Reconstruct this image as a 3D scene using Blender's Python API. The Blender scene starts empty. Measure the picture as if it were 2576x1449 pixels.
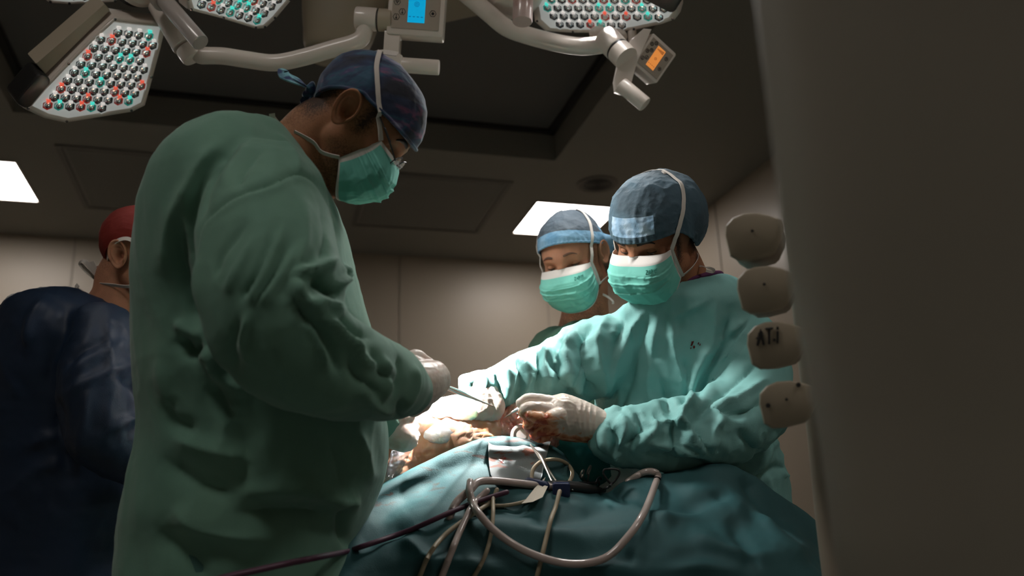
import bpy, math, random
import numpy as np
from mathutils import Vector, Matrix

# ------------------------------------------------------------------ camera
scene = bpy.context.scene
COL = scene.collection
F = 2200.0                                    # focal length in pixels of the 2576 x 1449 frame
PITCH, YAW, ROLL = math.radians(17.0), math.radians(16.4), math.radians(2.2)
CAM = np.array([0.0, 0.0, 0.88])
fw = np.array([math.sin(YAW) * math.cos(PITCH), math.cos(YAW) * math.cos(PITCH), math.sin(PITCH)])
rt0 = np.array([math.cos(YAW), -math.sin(YAW), 0.0])
up0 = np.cross(rt0, fw)
RT = math.cos(ROLL) * rt0 - math.sin(ROLL) * up0
UP = math.sin(ROLL) * rt0 + math.cos(ROLL) * up0
cd = bpy.data.cameras.new('camera')
cam = bpy.data.objects.new('camera', cd)
COL.objects.link(cam)
m = Matrix(((RT[0], UP[0], -fw[0], CAM[0]), (RT[1], UP[1], -fw[1], CAM[1]), (RT[2], UP[2], -fw[2], CAM[2]), (0, 0, 0, 1)))
cam.matrix_world = m
cd.sensor_width = 36.0
cd.lens = F * 36.0 / 2576.0
cd.clip_start = 0.02
cd.dof.use_dof = True
cd.dof.focus_distance = 1.78
cd.dof.aperture_fstop = 3.0
scene.camera = cam

# ------------------------------------------------------------------ world, exposure, lights
scene.view_settings.view_transform = 'Standard'
scene.view_settings.look = 'None'
scene.view_settings.gamma = 1.0
scene.view_settings.exposure = 0.0
wd = bpy.data.worlds.new('room_air'); scene.world = wd; wd.use_nodes = True
wd.node_tree.nodes['Background'].inputs[0].default_value = (0.5, 0.47, 0.42, 1)
wd.node_tree.nodes['Background'].inputs[1].default_value = 0.02
scene.cycles.use_denoising = True
scene.cycles.max_bounces = 8
scene.cycles.sample_clamp_indirect = 4.0


def P(x, y, Z):
    """world point seen at photograph pixel (x, y) and axial distance Z"""
    return CAM + Z * (fw + (x - 1288.0) / F * RT + (724.5 - y) / F * UP)


def proj(co):
    d = co - CAM
    Z = d @ fw
    return np.stack([1288.0 + F * (d @ RT) / Z, 724.5 - F * (d @ UP) / Z], -1), Z


def ray_plane(x, y, p0, n):
    d = P(x, y, 1.0) - CAM
    return CAM + d * (np.dot(p0 - CAM, n) / np.dot(d, n))


ZC = 0.88 + 2.27                               # ceiling height


def C(x, y, z=None):
    return ray_plane(x, y, np.array([0, 0, ZC if z is None else z]), np.array([0, 0, 1.0]))


DH = np.array([fw[0], fw[1], 0.0]); DH /= np.linalg.norm(DH)   # horizontal depth direction
FIELD = P(1160, 1010, 1.87)                    # the lit wound


def lamp_spot(name, loc, target, power, size, blend, radius, color=(1, 0.97, 0.94)):
    ld = bpy.data.lights.new(name, 'SPOT')
    ld.energy = power; ld.spot_size = math.radians(size); ld.spot_blend = blend
    ld.shadow_soft_size = radius; ld.color = color
    o = bpy.data.objects.new(name, ld); COL.objects.link(o)
    o.location = Vector(loc)
    o.rotation_euler = (Vector(target) - Vector(loc)).to_track_quat('-Z', 'Y').to_euler()
    return o


LAMP1 = P(215, 175, 2.2)
LAMP2 = P(1530, 20, 2.35)
TO1 = (FIELD - LAMP1); TO1 /= np.linalg.norm(TO1)
TO2 = (FIELD - LAMP2); TO2 /= np.linalg.norm(TO2)
ADDED_LAMP = P(430, -150, 1.95)  # unseen extra petal position, added to light the field and aqua gown
lamp_spot('surgical_beam', LAMP1 + TO1 * 0.06, FIELD, 11000, 10.5, 1.0, 0.05)
lamp_spot('surgical_beam', ADDED_LAMP + TO1 * 0.06, P(1180, 1005, 1.87), 11000, 10.5, 1.0, 0.05)  # added beam, no petal is modelled at its start
lamp_spot('added_spill', ADDED_LAMP + TO1 * 0.06, P(1750, 960, 1.9), 105, 42, 1.0, 0.14)  # added fill aimed at the chest of the aqua gown
lamp_spot('surgical_beam', LAMP2 + TO2 * 0.06, P(1190, 1000, 1.88), 4200, 15, 1.0, 0.09)
lamp_spot('added_spill', LAMP1 + TO1 * 0.06, FIELD, 10, 95, 1.0, 0.16)
lamp_spot('added_spill', LAMP2 + TO2 * 0.06, FIELD, 50, 120, 1.0, 0.18)  # wide spot added at this lamp to rim the patterned cap


def ceiling_area(loc, power, size=0.56):
    ld = bpy.data.lights.new('panel_glow', 'AREA'); ld.energy = power; ld.size = size
    ld.color = (1.0, 0.95, 0.9)
    o = bpy.data.objects.new('panel_glow', ld); COL.objects.link(o); o.location = Vector(loc)
    return o


# ------------------------------------------------------------------ mesh tools
def grid_faces(n, mm, wrap=False, off=0, flip=False):
    fs = []
    for i in range(n - 1):
        for j in range(mm if wrap else mm - 1):
            a = off + i * mm + j; b = off + i * mm + (j + 1) % mm
            c = off + (i + 1) * mm + (j + 1) % mm; d = off + (i + 1) * mm + j
            fs.append((a, d, c, b) if flip else (a, b, c, d))
    return fs


class MB:
    """collects geometry for ONE mesh object"""
    def __init__(s):
        s.v = []; s.f = []; s.mi = []; s.n = 0

    def add(s, v, f, mi=0):
        v = np.asarray(v, float).reshape(-1, 3)
        s.v.append(v)
        s.f += [tuple(i + s.n for i in q) for q in f]
        s.mi += list(mi) if isinstance(mi, (list, tuple, np.ndarray)) else [mi] * len(f)
        s.n += len(v)
        return s

    def box(s, c, ax, ay, az, hx, hy, hz, mi=0, bev=0.0):
        c = np.asarray(c, float); ax, ay, az = (np.asarray(q, float) for q in (ax, ay, az))
        if bev <= 0:
            v = [c + sx * hx * ax + sy * hy * ay + sz * hz * az for sx in (-1, 1) for sy in (-1, 1) for sz in (-1, 1)]
            return s.add(v, [(0, 1, 3, 2), (4, 6, 7, 5), (0, 4, 5, 1), (2, 3, 7, 6), (0, 2, 6, 4), (1, 5, 7, 3)], mi)
        poly = []
        for k, (sx, sy) in enumerate(((1, 1), (-1, 1), (-1, -1), (1, -1))):
            for j in range(5):
                a = math.pi / 2 * k + math.pi / 2 * j / 4
                poly.append(((hx - bev) * sx + bev * math.cos(a), (hy - bev) * sy + bev * math.sin(a)))
        return s.prism([c + x * ax + y * ay for x, y in poly], az, -hz, hz, mi, bev * 0.5)

    def prism(s, pts, n, lo, hi, mi=0, bev=0.0, cap_mi=None):
        """closed polygon pts swept along n from lo to hi, edges rounded by bev"""
        pts = np.asarray(pts, float); n = np.asarray(n, float); c = pts.mean(0); k = len(pts)
        L = [(lo, 1)] if bev <= 0 else [(lo, 0), (lo + bev * .3, .7), (lo + bev, 1)]
        H = [(hi, 1)] if bev <= 0 else [(hi - bev, 1), (hi - bev * .3, .7), (hi, 0)]
        rows = []
        R = max(np.linalg.norm(pts - c, axis=1).mean(), 1e-6)
        for h, t in L + H:
            sc = 1 - (1 - t) * bev / R
            rows.append(c + (pts - c) * sc + n * h)
        v = np.concatenate(rows)
        f = grid_faces(len(rows), k, True)
        nf = len(f)
        f += [tuple(range(k))[::-1], tuple(range((len(rows) - 1) * k, len(rows) * k))]
        return s.add(v, f, [mi] * nf + [mi if cap_mi is None else cap_mi] * 2)

    def tube(s, pts, rad, seg=14, mi=0, cap=True, sub=0, flat=None, closed=False):
        pts = np.asarray(pts, float)
        rad = np.full(len(pts), rad, float) if np.isscalar(rad) else np.asarray(rad, float)
        if sub:
            pr = crom(np.column_stack([pts, rad]), sub); pts, rad = pr[:, :3], pr[:, 3]
        fr = frames(pts)
        a = np.linspace(0, 2 * np.pi, seg, endpoint=False)
        rows = []
        for p, r, (u, w, t) in zip(pts, rad, fr):
            rows.append(p + r * (np.cos(a)[:, None] * u + np.sin(a)[:, None] * w))
        if cap:
            for idx, sg in ((0, -1), (-1, 1)):
                p, r, (u, w, t) = pts[idx], rad[idx], fr[idx]
                ex = []
                for q in ((.5, .87), (.87, .5), (1.0, .02)):
                    ex.append(p + sg * t * r * q[0] + r * q[1] * (np.cos(a)[:, None] * u + np.sin(a)[:, None] * w))
                rows = (ex[::-1] + rows) if idx == 0 else (rows + ex)
        v = np.concatenate(rows)
        f = grid_faces(len(rows), seg, True)
        f += [tuple(range(seg))[::-1], tuple(range((len(rows) - 1) * seg, len(rows) * seg))]
        return s.add(v, f, mi)

    def cyl(s, a, b, r, seg=24, mi=0, bev=0.0, r2=None):
        a = np.asarray(a, float); b = np.asarray(b, float); t = b - a; L = np.linalg.norm(t); t /= L
        u, w = perp(t); g = np.linspace(0, 2 * np.pi, seg, endpoint=False)
        r2 = r if r2 is None else r2
        prof = [(0, r), (L, r2)] if bev <= 0 else [(0, r - bev), (bev * .3, r - bev * .3), (bev, r), (L - bev, r2), (L - bev * .3, r2 - bev * .3), (L, r2 - bev)]
        return s.lathe(a, t, prof, seg, mi)

    def lathe(s, o, t, prof, seg=24, mi=0):
        o = np.asarray(o, float); t = np.asarray(t, float); t = t / np.linalg.norm(t)
        u, w = perp(t); g = np.linspace(0, 2 * np.pi, seg, endpoint=False)
        ring = np.cos(g)[:, None] * u + np.sin(g)[:, None] * w
        v = np.concatenate([o + t * h + max(r, 1e-4) * ring for h, r in prof])
        f = grid_faces(len(prof), seg, True)
        f += [tuple(range(seg))[::-1], tuple(range((len(prof) - 1) * seg, len(prof) * seg))]
        return s.add(v, f, mi)

    def ellipsoid(s, c, ax, ay, az, seg=24, rings=14, mi=0):
        c = np.asarray(c, float)
        th = np.linspace(0.001, np.pi - 0.001, rings); ph = np.linspace(0, 2 * np.pi, seg, endpoint=False)
        v = np.concatenate([c + np.sin(t) * (np.cos(ph)[:, None] * np.asarray(ax) + np.sin(ph)[:, None] * np.asarray(ay)) + np.cos(t) * np.asarray(az) for t in th])
        f = grid_faces(rings, seg, True) + [tuple(range(seg))[::-1], tuple(range((rings - 1) * seg, rings * seg))]
        return s.add(v, f, mi)

    def loft(s, rings, seg=56, sub=6, mi=0, p=2.3, cap=True):
        """rings: list of (centre, axisA, axisB)"""
        arr = np.array([np.concatenate(r) for r in rings])
        if sub:
            arr = crom(arr, sub)
        a = np.linspace(0, 2 * np.pi, seg, endpoint=False)
        ca = np.sign(np.cos(a)) * np.abs(np.cos(a)) ** (2 / p); sa = np.sign(np.sin(a)) * np.abs(np.sin(a)) ** (2 / p)
        v = np.concatenate([r[:3] + ca[:, None] * r[3:6] + sa[:, None] * r[6:9] for r in arr])
        f = grid_faces(len(arr), seg, True)
        if cap:
            f += [tuple(range(seg))[::-1], tuple(range((len(arr) - 1) * seg, len(arr) * seg))]
        return s.add(v, f, mi)

    def ribbon(s, pts, nrm, width, mi=0, sub=6, th=0.0006, twist=None):
        """flat band with thickness; nrm = face normals at pts"""
        pts = np.asarray(pts, float); nrm = np.asarray(nrm, float)
        ar = crom(np.column_stack([pts, nrm]), sub) if sub else np.column_stack([pts, nrm])
        p, n = ar[:, :3], ar[:, 3:]
        n = n / np.linalg.norm(n, axis=1)[:, None]
        t = np.gradient(p, axis=0); t /= np.linalg.norm(t, axis=1)[:, None] + 1e-9
        w = np.cross(t, n); w /= np.linalg.norm(w, axis=1)[:, None] + 1e-9
        h = width / 2
        rows = np.stack([p - w * h - n * th, p + w * h - n * th, p + w * h + n * th, p - w * h + n * th], 1)
        k = len(p)
        f = grid_faces(k, 4, True) + [(3, 2, 1, 0), tuple(range((k - 1) * 4, k * 4))]
        return s.add(rows.reshape(-1, 3), f, mi)

    def arrays(s):
        return np.concatenate(s.v), s.f, s.mi


def perp(t):
    t = np.asarray(t, float)
    a = np.array([0, 0, 1.0]) if abs(t[2]) < .9 * np.linalg.norm(t) else np.array([1.0, 0, 0])
    u = np.cross(a, t); u /= np.linalg.norm(u)
    w = np.cross(t, u); w /= np.linalg.norm(w)
    return u, w


def crom(pts, sub):
    pts = np.asarray(pts, float); n = len(pts)
    out = []
    for i in range(n - 1):
        p0 = pts[i - 1] if i > 0 else 2 * pts[0] - pts[1]
        p1, p2 = pts[i], pts[i + 1]
        p3 = pts[i + 2] if i + 2 < n else 2 * pts[-1] - pts[-2]
        for k in range(sub):
            t = k / sub
            out.append(.5 * (2 * p1 + (p2 - p0) * t + (2 * p0 - 5 * p1 + 4 * p2 - p3) * t * t + (3 * p1 - p0 - 3 * p2 + p3) * t ** 3))
    out.append(pts[-1])
    return np.array(out)


def frames(pts):
    t = np.gradient(pts, axis=0); t /= np.linalg.norm(t, axis=1)[:, None] + 1e-12
    u, w = perp(t[0]); out = []
    for i in range(len(pts)):
        u = u - np.dot(u, t[i]) * t[i]; u /= np.linalg.norm(u) + 1e-12
        out.append((u, np.cross(t[i], u), t[i]))
    return out


def _h(ix, iy, iz, s):
    h = (ix * 374761393 + iy * 668265263 + iz * 2147483647 + s * 974711) & 0xffffffff
    h = ((h ^ (h >> 13)) * 1274126177) & 0xffffffff
    return ((h ^ (h >> 16)) & 0xffff) / 32767.5 - 1.0


def noise(p, seed=0):
    p = np.asarray(p, float); i = np.floor(p).astype(np.int64); f = p - i; f = f * f * f * (f * (f * 6 - 15) + 10)
    r = 0
    for dx in (0, 1):
        for dy in (0, 1):
            for dz in (0, 1):
                w = (f[:, 0] if dx else 1 - f[:, 0]) * (f[:, 1] if dy else 1 - f[:, 1]) * (f[:, 2] if dz else 1 - f[:, 2])
                r = r + w * _h(i[:, 0] + dx, i[:, 1] + dy, i[:, 2] + dz, seed)
    return r


def ridged(p, seed=0, oct=3):
    r = 0; a = 1.0; tot = 0
    for k in range(oct):
        r = r + a * (1 - 2 * np.abs(noise(p * (1.9 ** k) + 7.3 * k, seed + k)) ** .8); tot += a; a *= .5
    return r / tot


def rebuild(v, f, voxel, smooth=6):
    """union of closed shells -> one continuous skin"""
    me = bpy.data.meshes.new('t'); me.from_pydata(np.asarray(v).tolist(), [], f); me.update()
    o = bpy.data.objects.new('t', me); COL.objects.link(o)
    r = o.modifiers.new('r', 'REMESH'); r.mode = 'VOXEL'; r.voxel_size = voxel
    if smooth:
        q = o.modifiers.new('s', 'SMOOTH'); q.iterations = smooth; q.factor = .5
    dg = bpy.context.evaluated_depsgraph_get()
    ev = o.evaluated_get(dg); em = ev.to_mesh()
    co = np.empty(len(em.vertices) * 3); em.vertices.foreach_get('co', co)
    fs = [tuple(p.vertices) for p in em.polygons]
    ev.to_mesh_clear(); bpy.data.objects.remove(o); bpy.data.meshes.remove(me)
    return co.reshape(-1, 3), fs


def normals(v, f):
    me = bpy.data.meshes.new('t'); me.from_pydata(v.tolist(), [], f); me.update()
    n = np.empty(len(v) * 3); me.vertices.foreach_get('normal', n)
    bpy.data.meshes.remove(me)
    return n.reshape(-1, 3)


def segdist(q, poly):
    """distance of 2-D points q to polyline and position along it 0..1"""
    best = np.full(len(q), 1e9); along = np.zeros(len(q))
    poly = np.asarray(poly, float); n = len(poly) - 1
    for i in range(n):
        a, b = poly[i], poly[i + 1]; ab = b - a
        t = np.clip(((q - a) @ ab) / (ab @ ab), 0, 1)
        d = np.linalg.norm(q - (a + t[:, None] * ab), axis=1)
        k = d < best; best[k] = d[k]; along[k] = (i + t[k]) / n
    return best, along


def folds(v, f, lst, mask=None):
    """cloth folds on the side of a garment that the given drawing shows: (polyline, half width, height m)"""
    n = normals(v, f); q, Z = proj(v)
    view = (CAM - v); view /= np.linalg.norm(view, axis=1)[:, None]
    face = np.clip(((n * view).sum(1) + .1) / .35, 0, 1)
    d = np.zeros(len(v))
    for poly, w, amp in lst:
        poly = crom(np.asarray(poly, float), 4) if len(poly) > 2 else np.asarray(poly, float)
        lo, hi = poly.min(0) - 3 * w, poly.max(0) + 3 * w
        k = np.where((q[:, 0] > lo[0]) & (q[:, 0] < hi[0]) & (q[:, 1] > lo[1]) & (q[:, 1] < hi[1]) & (face > 0))[0]
        if len(k) == 0:
            continue
        dd, al = segdist(q[k], poly)
        tap = np.clip(np.minimum(al, 1 - al) * 4 + .15, 0, 1)
        d[k] += amp * (.6 * np.exp(-(dd / w) ** 2) + .5 * np.exp(-np.abs(dd) / (w * .55))) * tap * face[k]
    if mask is not None:
        d *= mask
    return v + n * d[:, None]


def wrinkle(v, f, amp, scale, seed=1, stretch=(1, 1, 1), ridge=True, mask=None, oct=3):
    n = normals(v, f)
    p = v / scale * np.asarray(stretch)
    w = ridged(p, seed, oct) if ridge else noise(p, seed)
    d = amp * w
    if mask is not None:
        d = d * mask
    return v + n * d[:, None]


def tag(o, label=None, cat=None, group=None, kind=None):
    if label: o['label'] = label
    if cat: o['category'] = cat
    if group: o['group'] = group
    if kind: o['kind'] = kind
    return o


def wo(o):
    """world origin of an object of ours (no rotations on parents)"""
    r = np.zeros(3)
    while o is not None:
        r += np.array(o.location); o = o.parent
    return r


def mk(name, v, f, mats, parent=None, origin=None, mi=None, smooth=True, attr=None):
    v = np.asarray(v, float)
    if origin is None:
        origin = wo(parent) if parent is not None else np.array([v[:, 0].mean(), v[:, 1].mean(), v[:, 2].min()])
    origin = np.asarray(origin, float)
    me = bpy.data.meshes.new(name); me.from_pydata((v - origin).tolist(), [], f)
    for q in (mats if isinstance(mats, (list, tuple)) else [mats]):
        me.materials.append(q)
    if mi is not None:
        me.polygons.foreach_set('material_index', np.asarray(mi, dtype=np.int32))
    me.polygons.foreach_set('use_smooth', [bool(smooth)] * len(me.polygons))
    if attr:
        for k, val in attr.items():
            at = me.attributes.new(k, 'FLOAT', 'POINT'); at.data.foreach_set('value', np.asarray(val, dtype=np.float32))
    me.update()
    o = bpy.data.objects.new(name, me); COL.objects.link(o)
    if parent is not None:
        o.parent = parent; o.location = Vector(origin - wo(parent))
    else:
        o.location = Vector(origin)
    if smooth == 'auto' or smooth == 'sharp':
        try:
            me.set_sharp_from_angle(angle=math.radians(35))
        except Exception:
            pass
    return o


def out(mb, name, mats, parent=None, origin=None, smooth='sharp', fix=True):
    v, f, mi = mb.arrays()
    o = mk(name, v, f, mats, parent, origin, mi, smooth)
    if fix:
        import bmesh
        bm = bmesh.new(); bm.from_mesh(o.data); bmesh.ops.recalc_face_normals(bm, faces=bm.faces); bm.to_mesh(o.data); bm.free()
        if smooth == 'sharp':
            o.data.set_sharp_from_angle(angle=math.radians(35))
    return o


def empty(name, loc, label, cat, group=None):
    o = bpy.data.objects.new(name, None); COL.objects.link(o); o.location = Vector(np.asarray(loc, float)); o.empty_display_size = .05
    return tag(o, label, cat, group)


# ------------------------------------------------------------------ materials
def mat(name, col, rough=.6, metal=0.0, bump=0.0, bscale=200.0, emit=None, estr=0.0, noise_col=None, nscale=8.0, trans=0.0, alpha=1.0,
        sheen=0.0, sss=0.0, coat=0.0, spec=None, detail=4.0, crease=0.0, cscale=9.0, ramp=(.4, .6)):
    mt = bpy.data.materials.new(name); mt.use_nodes = True
    nt = mt.node_tree; b = nt.nodes['Principled BSDF']
    b.inputs['Base Color'].default_value = (*col, 1); b.inputs['Roughness'].default_value = rough; b.inputs['Metallic'].default_value = metal
    if spec is not None: b.inputs['Specular IOR Level'].default_value = spec
    if trans: b.inputs['Transmission Weight'].default_value = trans
    if alpha < 1: b.inputs['Alpha'].default_value = alpha
    if sheen: b.inputs['Sheen Weight'].default_value = sheen; b.inputs['Sheen Roughness'].default_value = .5
    if coat: b.inputs['Coat Weight'].default_value = coat
    if sss:
        b.inputs['Subsurface Weight'].default_value = sss; b.inputs['Subsurface Radius'].default_value = (.012, .004, .002); b.inputs['Subsurface Scale'].default_value = 1.0
    if emit: b.inputs['Emission Color'].default_value = (*emit, 1); b.inputs['Emission Strength'].default_value = estr
    tc = nt.nodes.new('ShaderNodeTexCoord')
    if noise_col is not None:
        nz = nt.nodes.new('ShaderNodeTexNoise'); nz.inputs['Scale'].default_value = nscale; nz.inputs['Detail'].default_value = detail
        nt.links.new(tc.outputs['Object'], nz.inputs['Vector'])
        rp = nt.nodes.new('ShaderNodeValToRGB'); rp.color_ramp.elements[0].position = ramp[0]; rp.color_ramp.elements[1].position = ramp[1]
        rp.color_ramp.elements[0].color = (*col, 1); rp.color_ramp.elements[1].color = (*noise_col, 1)
        nt.links.new(nz.outputs['Fac'], rp.inputs['Fac']); nt.links.new(rp.outputs['Color'], b.inputs['Base Color'])
    if bump:
        nb = nt.nodes.new('ShaderNodeTexNoise'); nb.inputs['Scale'].default_value = bscale; nb.inputs['Detail'].default_value = 5
        nt.links.new(tc.outputs['Object'], nb.inputs['Vector'])
        bp = nt.nodes.new('ShaderNodeBump'); bp.inputs['Strength'].default_value = bump; bp.inputs['Distance'].default_value = .002
        nt.links.new(nb.outputs['Fac'], bp.inputs['Height']); nt.links.new(bp.outputs['Normal'], b.inputs['Normal'])
        if crease:
            cr = nt.nodes.new('ShaderNodeTexNoise'); cr.noise_type = 'RIDGED_MULTIFRACTAL'; cr.normalize = False; cr.inputs['Scale'].default_value = cscale; cr.inputs['Detail'].default_value = 3; cr.inputs['Roughness'].default_value = .45; cr.inputs['Distortion'].default_value = .4
            mpn = nt.nodes.new('ShaderNodeMapping'); mpn.inputs['Scale'].default_value = (1, 1, .55)
            nt.links.new(tc.outputs['Object'], mpn.inputs['Vector']); nt.links.new(mpn.outputs['Vector'], cr.inputs['Vector'])
            b2 = nt.nodes.new('ShaderNodeBump'); b2.inputs['Strength'].default_value = crease; b2.inputs['Distance'].default_value = .02
            nt.links.new(cr.outputs['Fac'], b2.inputs['Height']); nt.links.new(bp.outputs['Normal'], b2.inputs['Normal']); nt.links.new(b2.outputs['Normal'], b.inputs['Normal'])
    return mt


def skin_mat(name, base, hair):
    mt = mat(name, base, .62, bump=.25, bscale=420, noise_col=tuple(c * .82 for c in base), nscale=26, sss=.12, spec=.22)
    nt = mt.node_tree; b = nt.nodes['Principled BSDF']
    src = b.inputs['Base Color'].links[0].from_socket
    at = nt.nodes.new('ShaderNodeAttribute'); at.attribute_name = 'hair'
    tc = nt.nodes.new('ShaderNodeTexCoord'); nz = nt.nodes.new('ShaderNodeTexNoise'); nz.inputs['Scale'].default_value = 330; nz.inputs['Detail'].default_value = 3
    nt.links.new(tc.outputs['Object'], nz.inputs['Vector'])
    ad = nt.nodes.new('ShaderNodeMath'); ad.operation = 'ADD'; nt.links.new(at.outputs['Fac'], ad.inputs[0]); nt.links.new(nz.outputs['Fac'], ad.inputs[1])
    mr = nt.nodes.new('ShaderNodeMapRange'); mr.inputs['From Min'].default_value = .62; mr.inputs['From Max'].default_value = 1.25
    nt.links.new(ad.outputs[0], mr.inputs['Value'])
    mx = nt.nodes.new('ShaderNodeMix'); mx.data_type = 'RGBA'
    nt.links.new(mr.outputs['Result'], mx.inputs['Factor']); nt.links.new(src, mx.inputs['A']); mx.inputs['B'].default_value = (*hair, 1)
    nt.links.new(mx.outputs['Result'], b.inputs['Base Color'])
    return mt


M = {}
M['wall'] = mat('wall_paint', (.40, .34, .27), .38, bump=.03, bscale=30, spec=.45)
M['ceil'] = mat('ceiling_paint', (.25, .235, .205), .7, bump=.03, bscale=40)
M['filter'] = mat('filter_cloth', (.15, .145, .135), .8, bump=.1, bscale=300)
M['rail'] = mat('dark_rail', (.03, .028, .027), .5)
M['floor'] = mat('floor_vinyl', (.25, .27, .26), .35, noise_col=(.2, .22, .21), nscale=12)
M['seam'] = mat('wall_seam', (.30, .26, .21), .5)
M['panel'] = mat('lit_diffuser', (.9, .9, .9), .5, emit=(1, .93, .87), estr=14.0)
M['white'] = mat('cream_enamel', (.74, .66, .59), .28, coat=.2)
M['beige'] = mat('beige_enamel', (.42, .36, .27), .45)
M['black'] = mat('black_rubber', (.012, .012, .012), .45)
M['chrome'] = mat('chrome', (.8, .8, .8), .08, metal=1.0)
M['steel'] = mat('brushed_steel', (.6, .57, .54), .25, metal=1.0, bump=.05, bscale=90)
M['steeld'] = mat('dark_steel', (.08, .08, .085), .3, metal=.8)
M['gown1'] = mat('green_cotton', (.13, .27, .20), .85, bump=.25, bscale=700, sheen=.15, noise_col=(.11, .24, .18), nscale=5, crease=.55, cscale=9)
M['gown2'] = mat('aqua_paper_cloth', (.21, .47, .45), .72, bump=.2, bscale=500, noise_col=(.18, .42, .40), nscale=6, crease=.6, cscale=12)
M['gown3'] = mat('dull_green_cotton', (.06, .15, .105), .85, bump=.2, bscale=500)
M['navy'] = mat('navy_paper_cloth', (.005, .020, .052), .55, bump=.2, bscale=400, noise_col=(.004, .016, .040), nscale=6, crease=.3, cscale=10)
M['trouser'] = mat('scrub_trouser', (.06, .16, .14), .85, bump=.2, bscale=500)
M['shoe'] = mat('clog_rubber', (.6, .6, .58), .5)
M['drape'] = mat('drape_cloth', (.016, .085, .092), .7, bump=.2, bscale=500, noise_col=(.03, .145, .155), nscale=5, crease=.15, cscale=6)
M['mask'] = mat('mask_green', (.17, .56, .47), .75, bump=.2, bscale=900)
M['maskw'] = mat('mask_white', (.70, .66, .62), .8, bump=.3, bscale=1200)
M['strap'] = mat('white_tape', (.66, .62, .57), .8, bump=.4, bscale=900)
M['cap2'] = mat('blue_grey_fleece', (.06, .115, .155), .8, bump=.3, bscale=260, noise_col=(.045, .08, .105), nscale=14, crease=.35, cscale=22)
M['cap2b'] = mat('light_blue_fleece', (.26, .42, .58), .85, bump=.3, bscale=500, noise_col=(.42, .56, .68), nscale=40)
M['cap3'] = mat('grey_blue_fleece', (.085, .115, .145), .8, bump=.3, bscale=260, noise_col=(.06, .09, .12), nscale=14, crease=.35, cscale=22)
M['cap3b'] = mat('sky_blue_fleece', (.14, .33, .52), .85, bump=.3, bscale=500, noise_col=(.22, .42, .6), nscale=30)
M['capred'] = mat('red_cotton', (.19, .010, .004), .85, bump=.2, bscale=600)
M['purple'] = mat('purple_binding', (.16, .04, .13), .8, bump=.3, bscale=900)
M['glove'] = mat('latex', (.80, .70, .60), .38, sss=.1, bump=.15, bscale=60, coat=.1)
M['eye'] = mat('eyeball', (.75, .68, .62), .15, coat=.6)
M['iris'] = mat('iris', (.04, .02, .012), .15, coat=.8)
M['lash'] = mat('brow_hair', (.025, .014, .009), .8, bump=.6, bscale=900)
M['skin1'] = skin_mat('skin_tan', (.40, .19, .10), (.05, .03, .02))
M['skin2'] = skin_mat('skin_warm', (.40, .18, .10), (.04, .024, .017))
M['skin3'] = skin_mat('skin_ruddy', (.42, .20, .12), (.06, .035, .025))
M['skin4'] = skin_mat('skin_pink', (.50, .24, .145), (.07, .04, .03))
M['brow3'] = mat('light_brow_hair', (.10, .05, .03), .85, bump=.6, bscale=900)

# ------------------------------------------------------------------ the room
def struct(name, v, f, mt, mi=None, smooth=False):
    o = mk(name, v, f, mt, None, (0, 0, 0), mi, smooth); o['kind'] = 'structure'
    return o


cR = C(1600, 664)                              # far right corner of the ceiling
XR = cR[0]; YB = 0.5 * (C(880, 642)[1] + C(1370, 658)[1])
XL, YN = -3.6, -2.2
# recess for the laminar air unit
fa, fb = C(1405, 393), C(40, 296)
RX1, RX0, RY1, RY0 = fa[0], fb[0], .5 * (fa[1] + fb[1]), .5 * (fa[1] + fb[1]) - 2.5
RH = 0.20
struct('floor', [(XL, YN, 0), (XR, YN, 0), (XR, YB, 0), (XL, YB, 0)], [(0, 1, 2, 3)], M['floor'])
# square lit panels sit in openings of the ceiling
pr = [C(1350, 504), C(1553, 519), C(1289, 583)]
pcR = np.array([.5 * (pr[0][0] + pr[2][0]) + .30, .5 * (pr[0][1] + pr[2][1])])
pl = [C(45, 414), C(105, 511)]
pcL = np.array([.5 * (pl[0][0] + pl[1][0]) - .30, .5 * (pl[0][1] + pl[1][1])])
LP = [tuple(pcR), (pcL[0], pcR[1] - .0 if abs(pcL[1] - pcR[1]) < .25 else pcL[1])]
print('XR', XR, 'YB', YB, 'recess', RX0, RX1, RY0, RY1, 'panels', LP, [p.tolist() for p in pr + pl])
FILL_PANELS = [(LP[0][0] - .2, -.25), (-.95, .35)]  # unseen panels added to light the gowns from the viewer's side
xs = sorted({XL, XR, RX0, RX1}); ys = sorted({YN, YB, RY0, RY1})
cv, cf = [], []
for i in range(3):
    for j in range(3):
        if i == 1 and j == 1: continue
        k = len(cv); cv += [(xs[i], ys[j], ZC), (xs[i + 1], ys[j], ZC), (xs[i + 1], ys[j + 1], ZC), (xs[i], ys[j + 1], ZC)]; cf.append((k, k + 3, k + 2, k + 1))
k = len(cv)
cv += [(x, y, z) for z in (ZC, ZC + RH) for x, y in ((RX0, RY0), (RX1, RY0), (RX1, RY1), (RX0, RY1))]
cf += [(k + a, k + (a + 1) % 4, k + 4 + (a + 1) % 4, k + 4 + a) for a in range(4)]
cf.append((k + 4, k + 5, k + 6, k + 7))
ce = struct('ceiling', cv, cf, M['ceil'])
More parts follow.
